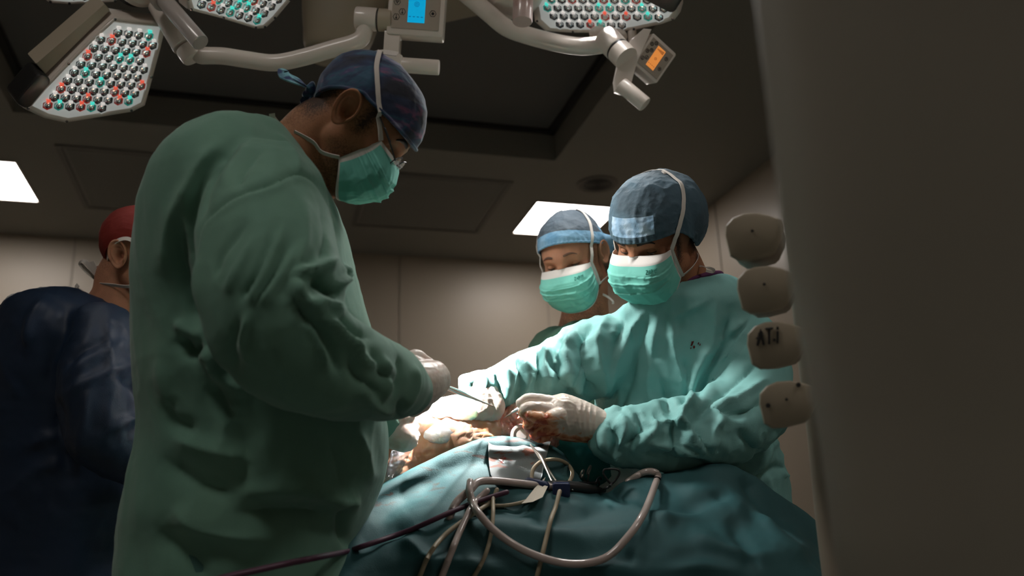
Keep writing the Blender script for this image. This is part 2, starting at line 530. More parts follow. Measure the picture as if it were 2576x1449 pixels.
# filter screen of the air unit and its rails
mb = MB()
mb.box(((RX0 + RX1) / 2, (RY0 + RY1) / 2, ZC + RH - .012), (1, 0, 0), (0, 1, 0), (0, 0, 1), (RX1 - RX0) / 2 - .05, (RY1 - RY0) / 2 - .05, .004)
fo = out(mb, 'air_filter_ceiling', M['filter'], None, ((RX0 + RX1) / 2, (RY0 + RY1) / 2, ZC + RH - .016))
tag(fo, 'dark air outlet screen set in the ceiling recess above the surgeons', 'air vent')
mb = MB()
for (x0, y0, x1, y1) in ((RX0, RY1 - .035, RX1, RY1), (RX0, RY0, RX1, RY0 + .035), (RX0, RY0, RX0 + .035, RY1), (RX1 - .035, RY0, RX1, RY1)):
    for dz, w in ((.03, 0), (.012, .022)):
        mb.box(((x0 + x1) / 2, (y0 + y1) / 2, ZC + RH - dz / 2 - .001), (1, 0, 0), (0, 1, 0), (0, 0, 1), (x1 - x0) / 2 + w, (y1 - y0) / 2 + w, dz / 2)
out(mb, 'rail', M['rail'], fo)
# walls
WH = ZC
struct('wall_back', [(XL, YB, 0), (XR, YB, 0), (XR, YB, WH), (XL, YB, WH)], [(0, 1, 2, 3)], M['wall'])
struct('wall_right', [(XR, YN, 0), (XR, YB, 0), (XR, YB, WH), (XR, YN, WH)], [(0, 3, 2, 1)], M['wall'])
struct('wall_left', [(XL, YN, 0), (XL, YB, 0), (XL, YB, WH), (XL, YN, WH)], [(0, 1, 2, 3)], M['wall'])
struct('wall_front', [(XL, YN, 0), (XR, YN, 0), (XR, YN, WH), (XL, YN, WH)], [(3, 2, 1, 0)], M['wall'])


def wallx(px, py):
    return ray_plane(px, py, np.array([0, YB, 0]), np.array([0, 1.0, 0]))[0]


for k, px in enumerate((172, 1006, 1378)):
    x = wallx(px, 760)
    mb = MB(); mb.box((x, YB - .002, WH / 2), (1, 0, 0), (0, 1, 0), (0, 0, 1), .006, .003, WH / 2 - .002)
    o = out(mb, 'trim_%d' % (k + 1), M['seam'], None, (x, YB, 0)); o['kind'] = 'structure'
yR = ray_plane(1812, 640, np.array([XR, 0, 0]), np.array([1.0, 0, 0]))[1]
mb = MB(); mb.box((XR - .002, yR, WH / 2), (1, 0, 0), (0, 1, 0), (0, 0, 1), .003, .006, WH / 2 - .002)
o = out(mb, 'trim_4', M['seam'], None, (XR, yR, 0)); o['kind'] = 'structure'
# flush hatch frames in the ceiling
M['hatch'] = mat('hatch_paint', (.16, .145, .13), .6)
M['hatchp'] = mat('hatch_panel', (.185, .175, .155), .7)
hB = [C(1290, 450), C(1215, 580), C(884, 566)]
hA = [C(135, 370), C(222, 532)]
hy1 = .5 * (hB[1][1] + hA[1][1]); hy0 = .5 * (hB[0][1] + hA[0][1])
bx1 = .5 * (hB[0][0] + hB[1][0]); ax0 = .5 * (hA[0][0] + hA[1][0]); bx0 = hB[2][0]
print('hatches', ax0, bx0, bx1, hy0, hy1)
for k, (x0, x1) in enumerate(((ax0, ax0 + (bx1 - bx0)), (bx0, bx1))):
    mb = MB()
    for (a, b, c, d) in ((x0, hy0, x1, hy0 + .03), (x0, hy1 - .03, x1, hy1), (x0, hy0 + .03, x0 + .03, hy1 - .03), (x1 - .03, hy0 + .03, x1, hy1 - .03)):
        mb.box(((a + c) / 2, (b + d) / 2, ZC - .004), (1, 0, 0), (0, 1, 0), (0, 0, 1), (c - a) / 2, (d - b) / 2, .004)
    mb.box(((x0 + x1) / 2, (hy0 + hy1) / 2, ZC - .001), (1, 0, 0), (0, 1, 0), (0, 0, 1), (x1 - x0) / 2 - .05, (hy1 - hy0) / 2 - .05, .0015, mi=1)
    o = out(mb, 'ceiling_hatch', [M['hatch'], M['hatchp']], None, ((x0 + x1) / 2, (hy0 + hy1) / 2, ZC - .008))
    tag(o, ('framed flush ceiling hatch on the left, above the person in the red cap', 'framed flush ceiling hatch in the middle, between the masked face and the ceiling lamp')[k], 'ceiling hatch')
# ceiling lamps; the two behind the viewer are added fill
for k, (x, y) in enumerate(LP + FILL_PANELS):
    e = empty('ceiling_light', (x, y, ZC - .012),
              ('square lit ceiling panel above the person in the light blue cap', 'square lit ceiling panel cut by the left edge of the photo',
               'square fill panel added unseen behind the viewer on the right', 'square fill panel added unseen behind the viewer on the left')[k], 'ceiling lamp', 'square ceiling lamps')
    mb = MB(); h = .30
    mb.box((x, y, ZC - .005), (1, 0, 0), (0, 1, 0), (0, 0, 1), h - .004, h - .004, .003)
    out(mb, 'diffuser', M['panel'], e)
    mb = MB()
    for (a, b, c, d) in ((-h, -h, h, -h + .008), (-h, h - .008, h, h), (-h, -h + .008, -h + .008, h - .008), (h - .008, -h + .008, h, h - .008)):
        mb.box((x + (a + c) / 2, y + (b + d) / 2, ZC - .006), (1, 0, 0), (0, 1, 0), (0, 0, 1), (c - a) / 2, (d - b) / 2, .006)
    out(mb, 'frame', M['white'], e)
# round ceiling speaker
c = C(1503, 463)
mb = MB(); mb.lathe(c, (0, 0, -1), [(0, .135), (.006, .135), (.010, .125), (.008, .108), (.003, .10), (.003, .001)], 40)
g = MB()
for r in (.018, .04, .062, .084):
    g.lathe(c - np.array([0, 0, .002]), (0, 0, -1), [(0, r + .004), (.006, r + .004), (.006, r - .004), (0, r - .004)], 36)
o = out(mb, 'ceiling_speaker', M['hatch'], None, c - np.array([0, 0, .01]))
tag(o, 'round dark ceiling speaker beyond the lit ceiling panel', 'speaker')
out(g, 'grille', M['rail'], o)

# ------------------------------------------------------------------ surgical lights
M['lensplate'] = mat('lens_plate', (.62, .60, .57), .3, emit=(.9, .95, .92), estr=.22)
M['lensdark'] = mat('reflector_dark', (.035, .035, .038), .12, metal=.6)
M['lensglass'] = mat('lens_dome', (.85, .86, .88), .06, metal=1.0)
M['tabw'] = mat('led_white', (.9, .88, .85), .3, emit=(1, .93, .88), estr=.5)
M['tabt'] = mat('led_teal', (.1, .6, .5), .2, emit=(.06, .75, .62), estr=.8)
M['tabr'] = mat('led_red', (.7, .1, .06), .2, emit=(.9, .12, .07), estr=.7)
M['domet'] = mat('dome_teal', (.02, .45, .38), .1, metal=.5, emit=(.0, .5, .4), estr=.12)
M['domer'] = mat('dome_red', (.5, .05, .03), .1, metal=.5, emit=(.5, .03, .02), estr=.12)
M['frost'] = mat('frosted_handle', (.66, .60, .56), .28, trans=.35, coat=.4)
M['frostp'] = mat('pink_stained_handle', (.66, .50, .46), .3, noise_col=(.45, .16, .12), nscale=16, coat=.4, ramp=(.5, .75))
LENS = {}


def lens_mesh(kind, r=.0150):
    if kind in LENS: return LENS[kind]
    mb = MB(); a = np.linspace(0, 2 * np.pi, 7)[:6] + np.pi / 6
    hx = lambda R, z: np.array([(R * math.cos(t), R * math.sin(t), z) for t in a])
    # hexagonal collar
    v = np.concatenate([hx(r, 0), hx(r, .0045), hx(r * .93, .0045), hx(r * .88, .0004)])
    mb.add(v, grid_faces(4, 6, True), 0)
    mb.add(hx(r * .89, .0006), [tuple(range(6))], 1)
    # domed glass lens
    prof = [(.0006, r * .60), (.002, r * .52), (.0034, r * .50), (.0036, r * .40), (.0056, r * .36), (.0066, r * .22), (.0068, .0003)]
    mb.lathe((0, 0, 0), (0, 0, 1), prof, 14, 2)
    # light guide tab
    mb.box((0, r * .90, .0035), (1, 0, 0), (0, 1, 0), (0, 0, 1), r * .30, r * .22, .0028, mi=3)
    v, f, mi = mb.arrays()
    me = bpy.data.meshes.new('lens'); me.from_pydata(v.tolist(), [], f)
    tabs = {'w': ('lensplate', 'lensdark', 'lensglass', 'tabw'), 't': ('lensplate', 'domet', 'lensglass', 'tabt'), 'r': ('lensplate', 'domer', 'lensglass', 'tabr')}[kind]
    for q in tabs: me.materials.append(M[q])
    me.polygons.foreach_set('material_index', np.array(mi, dtype=np.int32)); me.polygons.foreach_set('use_smooth', [True] * len(me.polygons))
    me.set_sharp_from_angle(angle=math.radians(30)); me.update()
    LENS[kind] = me
    return me


def inside(p, poly):
    x, y = p; c = False; n = len(poly)
    for i in range(n):
        x0, y0 = poly[i]; x1, y1 = poly[(i + 1) % n]
        if (y0 > y) != (y1 > y) and x < (x1 - x0) * (y - y0) / (y1 - y0) + x0: c = not c
    return c


def polydist(p, poly):
    q = np.array([p]); return segdist(q, np.array(list(poly) + [poly[0]]))[0][0]


def pod(root, outline, p0, n, depth, side, black=None, maxlens=80, pitch=.0262, seed=0, lens_pts=True, rowdir=None):
    """one petal of a surgical light: outline drawn on its own slanted plane"""
    n = n / np.linalg.norm(n)
    W = np.array([ray_plane(x, y, p0, n) for x, y in outline])
    c = W.mean(0)
    u = (W[1] - W[0]) if rowdir is None else (ray_plane(*rowdir[1], p0, n) - ray_plane(*rowdir[0], p0, n))
    u = u / np.linalg.norm(u); w = np.cross(n, u)
    poly = [((q - c) @ u, (q - c) @ w) for q in W]
    mb = MB()
    mb.prism(W, n, -depth, .004, bev=.006)
    po = out(mb, 'lamp_pod', side, root)
    # raised rim and lens plate
    k = len(W)
    ins = lambda t: c + (W - c) * t
    rv = np.concatenate([W + n * .0045 + (c - W) * .01, ins(.985) + n * .010, ins(.93) + n * .010, ins(.90) + n * .006])
    mk('cover_rim', rv, grid_faces(4, k, True, flip=False), M['white'], po, mi=None)
    pv = ins(.905) + n * .0065
    mb = MB(); mb.prism(ins(.90), n, .0042, .0062, 0)
    out(mb, 'lens_plate', M['lensplate'], po)
    for i in range(0, k, max(1, k // 6)):
        sc = MB(); q = c + (W[i] - c) * .955 + n * .0095
        sc.lathe(q, n, [(0, .0035), (.0015, .0035), (.0018, .0015), (.0006, .0003)], 10)
        out(sc, 'screw', M['steeld'], po, fix=False)
    # lattice of lenses
    rnd = random.Random(seed); cand = []
    xs_ = [q[0] for q in poly]; ys_ = [q[1] for q in poly]
    inner = [(x * .87, y * .87) for x, y in poly]
    j = 0; y = min(ys_)
    while y < max(ys_):
        x = min(xs_) + (pitch / 2 if j % 2 else 0)
        while x < max(xs_):
            if inside((x, y), inner) and polydist((x, y), inner) > .006: cand.append((x, y))
            x += pitch
        y += pitch * .866; j += 1
    vis = []
    for x, y in cand:
        q = c + u * x + w * y
        (px, py), _ = proj(q[None])[0][0], 0
        if py > -14: vis.append((q, px, py))
    print('lenses', len(cand), 'visible', len(vis))
    org = wo(root)
    R = Matrix((u.tolist(), w.tolist(), n.tolist())).transposed().to_4x4()
    for q, px, py in vis[:maxlens]:
        t = rnd.random(); kind = 't' if t < .13 else ('r' if t < .24 else 'w')
        o = bpy.data.objects.new('lens', lens_mesh(kind)); COL.objects.link(o); o.parent = po
        loc = q + n * .0063 - org
        o.matrix_basis = Matrix.Translation(Vector(loc)) @ R
        if kind != 'w': o['label'] = 'teal tinted lens' if kind == 't' else 'red tinted lens'
    rest = [q for q, px, py in vis[maxlens:]] + [c + u * x + w * y for x, y in cand if proj((c + u * x + w * y)[None])[0][0][1] <= -14]
    if rest:
        me = lens_mesh('w'); lv = np.array([tuple(p.co) for p in me.vertices]); lf = [tuple(p.vertices) for p in me.polygons]; lm = [p.material_index for p in me.polygons]
        mb = MB(); B = np.stack([u, w, n], 0)
        for q in rest: mb.add(q + n * .0063 + lv @ B, lf, lm)
        o = out(mb, 'outer_lenses', [M['lensplate'], M['lensdark'], M['lensglass'], M['tabw']], po, fix=False); o['kind'] = 'stuff'
    if black:
        a, b, r = black
        mb = MB()
        pa, pb = ray_plane(*a, p0, n), ray_plane(*b, p0, n)
        ax = (pb - pa) / 2; L = np.linalg.norm(ax); ax /= L; ay = np.cross(n, ax)
        mb.box((pa + pb) / 2 - n * (depth * .45), ax, ay, n, L, r, depth * .75, bev=.014)
        out(mb, 'edge_grip', M['black'], po)
    return po


def control_box(root, ax, ay, az, c, sw, sh, screen, name='control_panel'):
    """ax right, ay up, az out of the face; c = centre of face plate"""
    mb = MB(); mb.box(c - az * .028, ax, ay, az, sw, sh, .028, bev=.006)
    o = out(mb, name, M['white'], root)
    mb = MB(); mb.box(c + az * .0006, ax, ay, az, sw * .84, sh * .80, .0012, bev=.0)
    out(mb, 'face_plate', M['facep'], o)
    mb = MB(); mb.box(c + az * .002 + ax * sw * .02 + ay * sh * .02, ax, ay, az, sw * .30, sh * .62, .0008)
    # bars and small ring on the screen
    for k in range(7):
        mb.box(c + az * .0030 + ax * (sw * .02 + sw * (-.22 + .072 * k)) + ay * sh * (.47), ax, ay, az, sw * .022, sh * (.03 + .011 * k), .0003, mi=1)
    mb.lathe(c + az * .0027 + ax * sw * .02 - ay * sh * .02, az, [(0, sw * .09), (.0006, sw * .09), (.0006, sw * .075), (0, sw * .075)], 24, 1)
    mb.lathe(c + az * .0027 + ax * sw * .02 - ay * sh * .02, az, [(0, sw * .045), (.0006, sw * .045), (.0006, sw * .03), (0, sw * .03)], 20, 1)
    for k in range(4):
        mb.box(c + az * .0030 + ax * (sw * .02 + sw * (-.22 + .14 * k)) - ay * sh * .42, ax, ay, az, sw * .04, sh * .012, .0003, mi=1)
    out(mb, 'screen', [M['scr_' + screen], M['scrd_' + screen]], o)
    hexes = [(-.68, .47), (-.48, .66), (-.68, .02), (-.48, .20), (-.68, -.45), (-.48, -.28), (.60, .38), (.60, -.28)]
    for i, (hxp, hyp) in enumerate(hexes):
        b = MB(); q = c + ax * sw * hxp + ay * sh * hyp + az * .0019
        u, w = ax, ay
        R = sw * .115
        for k in range(6):
            a0, a1 = math.pi / 3 * k, math.pi / 3 * (k + 1)
            p0_, p1_ = q + R * (math.cos(a0) * u + math.sin(a0) * w), q + R * (math.cos(a1) * u + math.sin(a1) * w)
            b.tube([p0_, p1_], .0007, 6, 0)
        if i in (4, 5):   # thermometer marks
            b.ellipsoid(q - w * R * .35, u * R * .32, w * R * .32, az * .0006, 12, 6)
            b.box(q + w * R * .2, u, w, az, R * .11, R * .45, .0005)
        elif i in (0, 1):  # sun marks
            for k in range(8):
                a0 = math.pi / 4 * k; d = math.cos(a0) * u + math.sin(a0) * w
                b.box(q + d * R * .45, d, np.cross(az, d), az, R * .18, R * .04, .0005)
            b.lathe(q, az, [(0, R * .16), (.0006, R * .16), (.0006, .0003)], 10)
        elif i == 7:
            b.lathe(q, az, [(0, R * .45), (.0006, R * .45), (.0006, R * .33), (0, R * .33)], 16)
        else:             # clusters of small circles
            for dx, dy in ((-.28, .22), (.28, .22), (0, -.28)):
                b.lathe(q + u * R * dx + w * R * dy, az, [(0, R * .24), (.0006, R * .24), (.0006, R * .14), (0, R * .14)], 12)
        out(b, 'button', M['print'], o, fix=False)
    return o


M['facep'] = mat('face_plate', (.40, .34, .28), .4)
M['print'] = mat('black_print', (.02, .02, .02), .6)
M['scr_blue'] = mat('blue_screen', (.0, .3, .5), .3, emit=(.0, .36, .66), estr=.75)
M['scrd_blue'] = mat('blue_screen_marks', (.0, .1, .3), .3, emit=(.0, .10, .35), estr=.6)
M['scr_orange'] = mat('orange_screen', (.5, .2, .05), .3, emit=(.72, .24, .05), estr=.8)
M['scrd_orange'] = mat('orange_screen_marks', (.2, .06, .02), .3, emit=(.30, .08, .02), estr=.4)

# ---- light 1 : three petals round a hub, upper left
Z1 = 2.2
s1 = empty('surgical_light', P(345, -60, Z1), 'surgical light at upper left, its lower petal full of small lenses', 'surgical light', 'surgical lights')
pA = P(230, 170, Z1)
nA = (FIELD - pA); nA /= np.linalg.norm(nA)
nA = nA - fw * .38; nA /= np.linalg.norm(nA)      # the petal also leans to the viewer's side
outA = [(287, 38), (350, 46), (417, 52), (402, 115), (382, 190), (362, 262), (330, 278), (245, 292), (160, 306), (105, 294), (58, 272), (95, 228), (165, 155), (230, 90)]
pod(s1, outA, pA, nA, .055, M['white'], black=((48, 262), (112, 186), .018), maxlens=74, pitch=.0262, seed=4)
# beige side housing of the lower petal
mb = MB()
q = [ray_plane(x, y, pA, nA) for x, y in ((282, 30), (268, 14), (95, 165), (118, 192))]
mb.prism([q[0], q[1], q[2], q[3]], nA, -.075, -.012, bev=.004)
out(mb, 'side_housing', M['beige'], s1)
outB = [(462, -6), (470, 22), (555, 44), (640, 70), (664, 68), (690, 44), (730, -4), (790, -90), (650, -150), (480, -140)]
pod(s1, outB, P(600, 20, Z1 + .02), nA, .05, M['white'], maxlens=26, pitch=.0262, seed=7, rowdir=((470, 22), (640, 70)))
outC = [(112, -30), (120, 4), (170, 8), (290, 2), (300, -60), (240, -150), (120, -140)]
pod(s1, outC, P(200, -30, Z1 + .1), nA, .05, M['white'], maxlens=0, pitch=.0275, seed=9, rowdir=((112, -10), (290, 0)))
mb = MB()
cH = P(362, -42, Z1 - .02)
mb.lathe(cH - nA * .07, nA, [(0, .02), (0, .058), (.045, .064), (.068, .062), (.08, .050), (.084, .02)], 48)
out(mb, 'hub', M['white'], s1)
mb = MB(); mb.lathe(cH - nA * .075, nA, [(0, .02), (0, .070), (.045, .072), (.052, .062), (.052, .02)], 48)
out(mb, 'hub_collar', M['black'], s1)
mb = MB()
a, b = P(400, -14, Z1 - .07), P(505, 108, Z1 - .13)
mb.cyl(a, b, .0205, 32, 0, .003); mb.cyl(P(392, -20, Z1 - .06), P(412, 6, Z1 - .08), .026, 32, 0, .003)
out(mb, 'sterile_handle', M['frost'], s1)
mb = MB()
mb.cyl(P(402, 10, Z1 + .02), P(466, 118, Z1 + .0), .031, 32, 0, .002)
out(mb, 'joint_post', M['white'], s1)
mb = MB(); mb.cyl(P(468, 118, Z1), P(490, 148, Z1), .030, 32, 0, .006)
out(mb, 'joint_knuckle', M['white'], s1)
mb = MB(); mb.tube([P(x, y, z) for x, y, z in ((505, 140, Z1), (560, 141, Z1 + .01), (620, 150, Z1 + .02), (690, 158, Z1 + .03), (760, 145, Z1 + .03), (840, 122, Z1 + .03), (890, 108, Z1 + .03), (912, 92, Z1 + .03), (920, 60, Z1 + .03), (921, 48, Z1 + .03))], .0215, 20, 0, True, 6)
out(mb, 'tube_arm', M['white'], s1)
mb = MB(); mb.cyl(P(894, 46, Z1 + .03), P(950, 50, Z1 + .03), .0295, 36, 0, .005)
out(mb, 'swivel_joint', M['white'], s1)
mb = MB(); mb.cyl(P(950.5, 50, Z1 + .03), P(953, 50.2, Z1 + .03), .0288, 36)
out(mb, 'joint_ring', M['black'], s1)
mb = MB(); mb.cyl(P(953.5, 50, Z1 + .03), P(985, 52, Z1 + .03), .0285, 36)
out(mb, 'joint_sleeve', M['beige'], s1)
# control box 1 faces the viewer
Zb = Z1 + .01
o_, x_, y_ = P(1048, 10, Zb), P(1148, 17, Zb), P(1053, -90, Zb)
ax = (x_ - o_) / np.linalg.norm(x_ - o_); ay = y_ - o_; ay -= (ay @ ax) * ax; ay /= np.linalg.norm(ay); az = np.cross(ax, ay)
cb = control_box(s1, ax, ay, az, o_, .0715, .080, 'blue')
mb = MB()
px = Zb / F


def at(dx, dy, dz=0.0, o=o_, e=None):
    e = e or (ax, ay, az)
    return o + e[0] * dx * px + e[1] * dy * px + e[2] * dz


g = [(-77, -70), (-37, -70), (-37, -122), (-34, -128), (-28, -130), (-28, -170), (-77, -170)]
mb.prism([at(x, y) for x, y in g], az, -.05, -.004, bev=.004)
out(mb, 'bracket', M['white'], s1)
mb = MB(); mb.cyl(at(-50, -150, -.024), at(66, -150, -.024), .0195, 32, 0, .003)
out(mb, 'grip_handle', M['white'], s1)

# ---- light 2 : one petal visible, upper centre right
Z2 = 2.35
s2 = empty('surgical_light', P(1520, -150, Z2), 'surgical light at top centre, right of the blue screen, with orange control screen', 'surgical light', 'surgical lights')
p2 = P(1530, 20, Z2)
n2 = (FIELD - p2); n2 /= np.linalg.norm(n2); n2 = n2 - fw * .30; n2 /= np.linalg.norm(n2)
outD = [(1330, -60), (1338, 0), (1346, 50), (1372, 74), (1440, 78), (1530, 79), (1600, 71), (1668, 56), (1702, 44), (1712, 30), (1712, -10), (1660, -80), (1500, -160), (1380, -140)]
pod(s2, outD, p2, n2, .05, M['white'], black=((1625, -40), (1712, 4), .035), maxlens=80, pitch=.029, seed=12, rowdir=((1380, 75), (1600, 78)))
mb = MB(); mb.cyl(P(1318, -60, Z2 - .1), P(1314, 56, Z2 - .14), .026, 32, 0, .003, r2=.0255)
out(mb, 'sterile_handle', M['frostp'], s2)
mb = MB(); mb.lathe(P(1290, -60, Z2 + .05), P(1290, 40, Z2 + .02) - P(1290, -60, Z2 + .05), [(0, .09), (.07, .085), (.10, .055), (.105, .02)], 36)
out(mb, 'hub', M['white'], s2)
mb = MB(); mb.tube([P(x, y, z) for x, y, z in ((1150, -30, Z2), (1180, -8, Z2), (1230, 34, Z2), (1275, 70, Z2), (1330, 90, Z2), (1400, 108, Z2), (1460, 117, Z2), (1510, 113, Z2), (1545, 105, Z2))], .0235, 20, 0, True, 6)
out(mb, 'tube_arm', M['white'], s2)
mb = MB(); mb.cyl(P(1522, 92, Z2 - .01), P(1553, 125, Z2 - .04), .034, 36, 0, .006)
out(mb, 'swivel_joint', M['white'], s2)
mb = MB(); mb.cyl(P(1553.5, 125.5, Z2 - .04), P(1555.5, 127.5, Z2 - .042), .033, 36)
out(mb, 'joint_ring', M['black'], s2)
mb = MB(); mb.cyl(P(1556, 128, Z2 - .042), P(1576, 148, Z2 - .06), .033, 36)
out(mb, 'joint_sleeve', M['white'], s2)
mb = MB(); mb.tube([P(1590, 78, Z2 + .03), P(1590, 130, Z2 + .03)], .012, 16); mb.tube([P(1500, 84, Z2 + .03), P(1560, 92, Z2 + .03)], .02, 16)
out(mb, 'rear_stay', M['white'], s2)
# control box 2, turned
Zc = Z2 - .05
tl, tr, br, bl = P(1637, 77, Zc), P(1697, 131, Zc + .03), P(1657, 216, Zc + .03), P(1599, 163, Zc)
o2 = (tl + tr + br + bl) / 4
bx = (tr - tl + br - bl); bx /= np.linalg.norm(bx); by = (tl - bl + tr - br); by -= (by @ bx) * bx; by /= np.linalg.norm(by); bz = np.cross(bx, by)
if bz @ fw > 0: print('flip')
hw, hh = np.linalg.norm(tr - tl) / 2, np.linalg.norm(tl - bl) / 2
control_box(s2, bx, by, bz, o2, hw, hh, 'orange')
mb = MB()
mb.prism([P(x, y, Zc + .01) for x, y in ((1618, 74), (1638, 76), (1600, 164), (1583, 228), (1568, 232), (1549, 226), (1546, 200), (1556, 150), (1584, 104))], -fw, -.045, .012, bev=.004)
out(mb, 'bracket', M['white'], s2)
mb = MB(); mb.cyl(P(1562, 212, Zc - .0), P(1624, 264, Zc - .02), .0205, 32, 0, .004)
out(mb, 'grip_handle', M['white'], s2)

for root, hp in ((s1, P(362, -42, Z1 - .02) - nA * .05), (s2, P(1290, -60, Z2 + .05))):
    mb = MB(); mb.tube([hp, hp + [0, 0, .16], hp + [.0, .10, .42], hp + [0, .12, .60]], .032, 20, 0, True, 5)
    out(mb, 'suspension_arm', M['white'], root)
    mb = MB(); mb.cyl(hp + [0, .12, .56], [hp[0], hp[1] + .12, ZC + RH - .012], .045, 28)
    out(mb, 'ceiling_tube', M['white'], root)
# ---- ceiling mounted arm hub behind the lights
Zp = 3.0
pe = empty('ceiling_pendant', C(880, -260), 'big beige ceiling mounted pendant arm behind the blue control screen', 'pendant arm')
mb = MB()
rings = []
for (xl, xr, y, t) in ((770, 975, -420, .1), (768, 980, -200, .10), (765, 985, -60, .1), (765, 950, 40, .1), (768, 930, 90, .1), (770, 900, 130, .09), (786, 860, 140, .05)):
    a, b = P(xl, y, Zp), P(xr, y + 6, Zp); rings.append(((a + b) / 2, (b - a) / 2, DH * t))
mb.loft(rings, 40, 5, p=3.2)
out(mb, 'arm_housing', M['beige'], pe)
mb = MB(); mb.lathe(P(818, 110, Zp - .03), P(818, 170, Zp - .03) - P(818, 110, Zp - .03), [(0, .03), (.02, .052), (.045, .056), (.06, .046), (.066, .01)], 36)
out(mb, 'joint_cap', M['beige'], pe)
mb = MB()
a = P(940, 5, Zp + .1); b = P(1330, -75, Zp + .25)
mb.box((a + b) / 2, (b - a) / np.linalg.norm(b - a), DH, np.cross((b - a) / np.linalg.norm(b - a), DH), np.linalg.norm(b - a) / 2, .07, .10, bev=.02)
out(mb, 'cross_arm', M['beige'], pe)

# ------------------------------------------------------------------ heads and people
def smin(a, b, k):
    h = np.clip(.5 + .5 * (b - a) / k, 0, 1)
    return b * (1 - h) + a * h - k * h * (1 - h)


def smax(a, b, k):
    return -smin(-a, -b, k)


def s_ell(p, c, r):
    q = (p - np.array(c)) / np.array(r); k = np.linalg.norm(q, axis=1)
    return (k - 1) * min(r) * .5 + (k - 1) * np.mean(r) * .5


def s_cap(p, a, b, r, r2=None):
    a = np.array(a, float); b = np.array(b, float); ab = b - a
    t = np.clip(((p - a) @ ab) / (ab @ ab), 0, 1)
    return np.linalg.norm(p - (a + t[:, None] * ab), axis=1) - (r if r2 is None else r + (r2 - r) * t)


def head_sdf(p):
    p = p.copy(); p[:, 0] = np.abs(p[:, 0])
    d = s_ell(p, (0, -.004, .042), (.076, .098, .088))
    d = smin(d, s_ell(p, (0, .034, -.018), (.060, .060, .085)), .03)
    d = smin(d, s_cap(p, (.050, .006, -.045), (.022, .066, -.092), .018, .018), .03)
    d = smin(d, s_ell(p, (0, .070, -.092), (.026, .024, .024)), .02)
    d = smin(d, s_cap(p, (.008, .089, .036), (.042, .072, .039), .010, .008), .016)
    d = smin(d, s_ell(p, (.043, .066, -.010), (.020, .020, .018)), .02)
    d = smax(d, -s_ell(p, (.032, .103, .015), (.019, .021, .013)), .012)
    d = smin(d, s_cap(p, (0, .090, .022), (0, .116, -.016), .0075, .010), .012)
    d = smin(d, s_ell(p, (.011, .104, -.022), (.009, .011, .008)), .006)
    d = smin(d, s_cap(p, (.0, .096, -.052), (.018, .088, -.053), .0065, .004), .008)
    return d


def star(fn, dirs, lo=.02, hi=.2):
    a = np.full(len(dirs), lo); b = np.full(len(dirs), hi)
    for _ in range(22):
        mid = (a + b) / 2; s = fn(dirs * mid[:, None]) < 0
        a = np.where(s, mid, a); b = np.where(s, b, mid)
    return (a + b) / 2


def head_R(dirs):
    return star(head_sdf, dirs)


def ear_mesh(side, nr=16, na=48):
    """auricle as a cupped shell; local metres, side=+1 person's right(+x)"""
    v = []
    for i in range(nr):
        t = i / (nr - 1)
        for j in range(na):
            a = 2 * math.pi * j / na
            # outline : taller than wide, narrow lobe
            ry = .019 * (1 + .10 * math.sin(a)) * (1 - .20 * max(0, -math.sin(a)) ** 2); rz = .0325
            y = -.008 + t * ry * math.cos(a) - .004 * math.sin(a) * t; z = .008 + t * rz * math.sin(a)
            back = .5 - .5 * math.cos(a)
            lift = .004 + .012 * t * back            # stands away from the skull at the back
            rim = .0055 * math.exp(-((t - .90) / .10) ** 2) * (1 if math.sin(a) > -.55 else .3)
            anti = .0046 * math.exp(-((t - .62) / .11) ** 2) * (back * .8 + .2)
            con = -.012 * math.exp(-(((y + .004) / .009) ** 2 + ((z - .000) / .012) ** 2))
            tra = .004 * math.exp(-(((y - .008) / .005) ** 2 + ((z + .002) / .007) ** 2))
            v.append((side * (.0725 + lift + rim + anti + con + tra), y, z))
    b = []
    for i in range(nr):
        t = 1 - i / (nr - 1)
        for j in range(na):
            a = 2 * math.pi * j / na
            ry = .019 * (1 + .10 * math.sin(a)) * (1 - .20 * max(0, -math.sin(a)) ** 2); rz = .0325
            tt = t * .97 if i else .99
            y = -.008 + tt * ry * math.cos(a) - .004 * math.sin(a) * tt; z = .008 + tt * rz * math.sin(a)
            back = .5 - .5 * math.cos(a)
            v.append((side * (.0725 + (.012 * t * back - .001) * (1 if i == 0 else .9) - (.010 * (1 - t))), y, z))
    return np.array(v), grid_faces(2 * nr, na, True, flip=side < 0)


def frame(f, u):
    """columns x(person's right), y(forward), z(up) in world from camera-space f,u (right, up, towards camera)"""
    B = np.stack([RT, UP, -fw], 0)
    f = np.array(f, float) @ B; u = np.array(u, float) @ B
    f /= np.linalg.norm(f); u -= (u @ f) * f; u /= np.linalg.norm(u)
    return np.stack([np.cross(f, u), f, u], 0)     # rows


class Head:
    def __init__(s, origin, f, u, scale=1.0):
        s.o = np.asarray(origin, float); s.B = frame(f, u); s.k = scale

    def w(s, p):
        return s.o + (np.atleast_2d(p) * s.k) @ s.B

    def wd(s, d):
        return np.atleast_2d(d) @ s.B


def dirs_grid(nt=150, na=220):
    th = np.linspace(.004, np.pi - .004, nt); ph = np.linspace(0, 2 * np.pi, na, endpoint=False)
    T, A = np.meshgrid(th, ph, indexing='ij')
    return np.stack([np.sin(T) * np.sin(A), np.sin(T) * np.cos(A), np.cos(T)], -1).reshape(-1, 3), nt, na


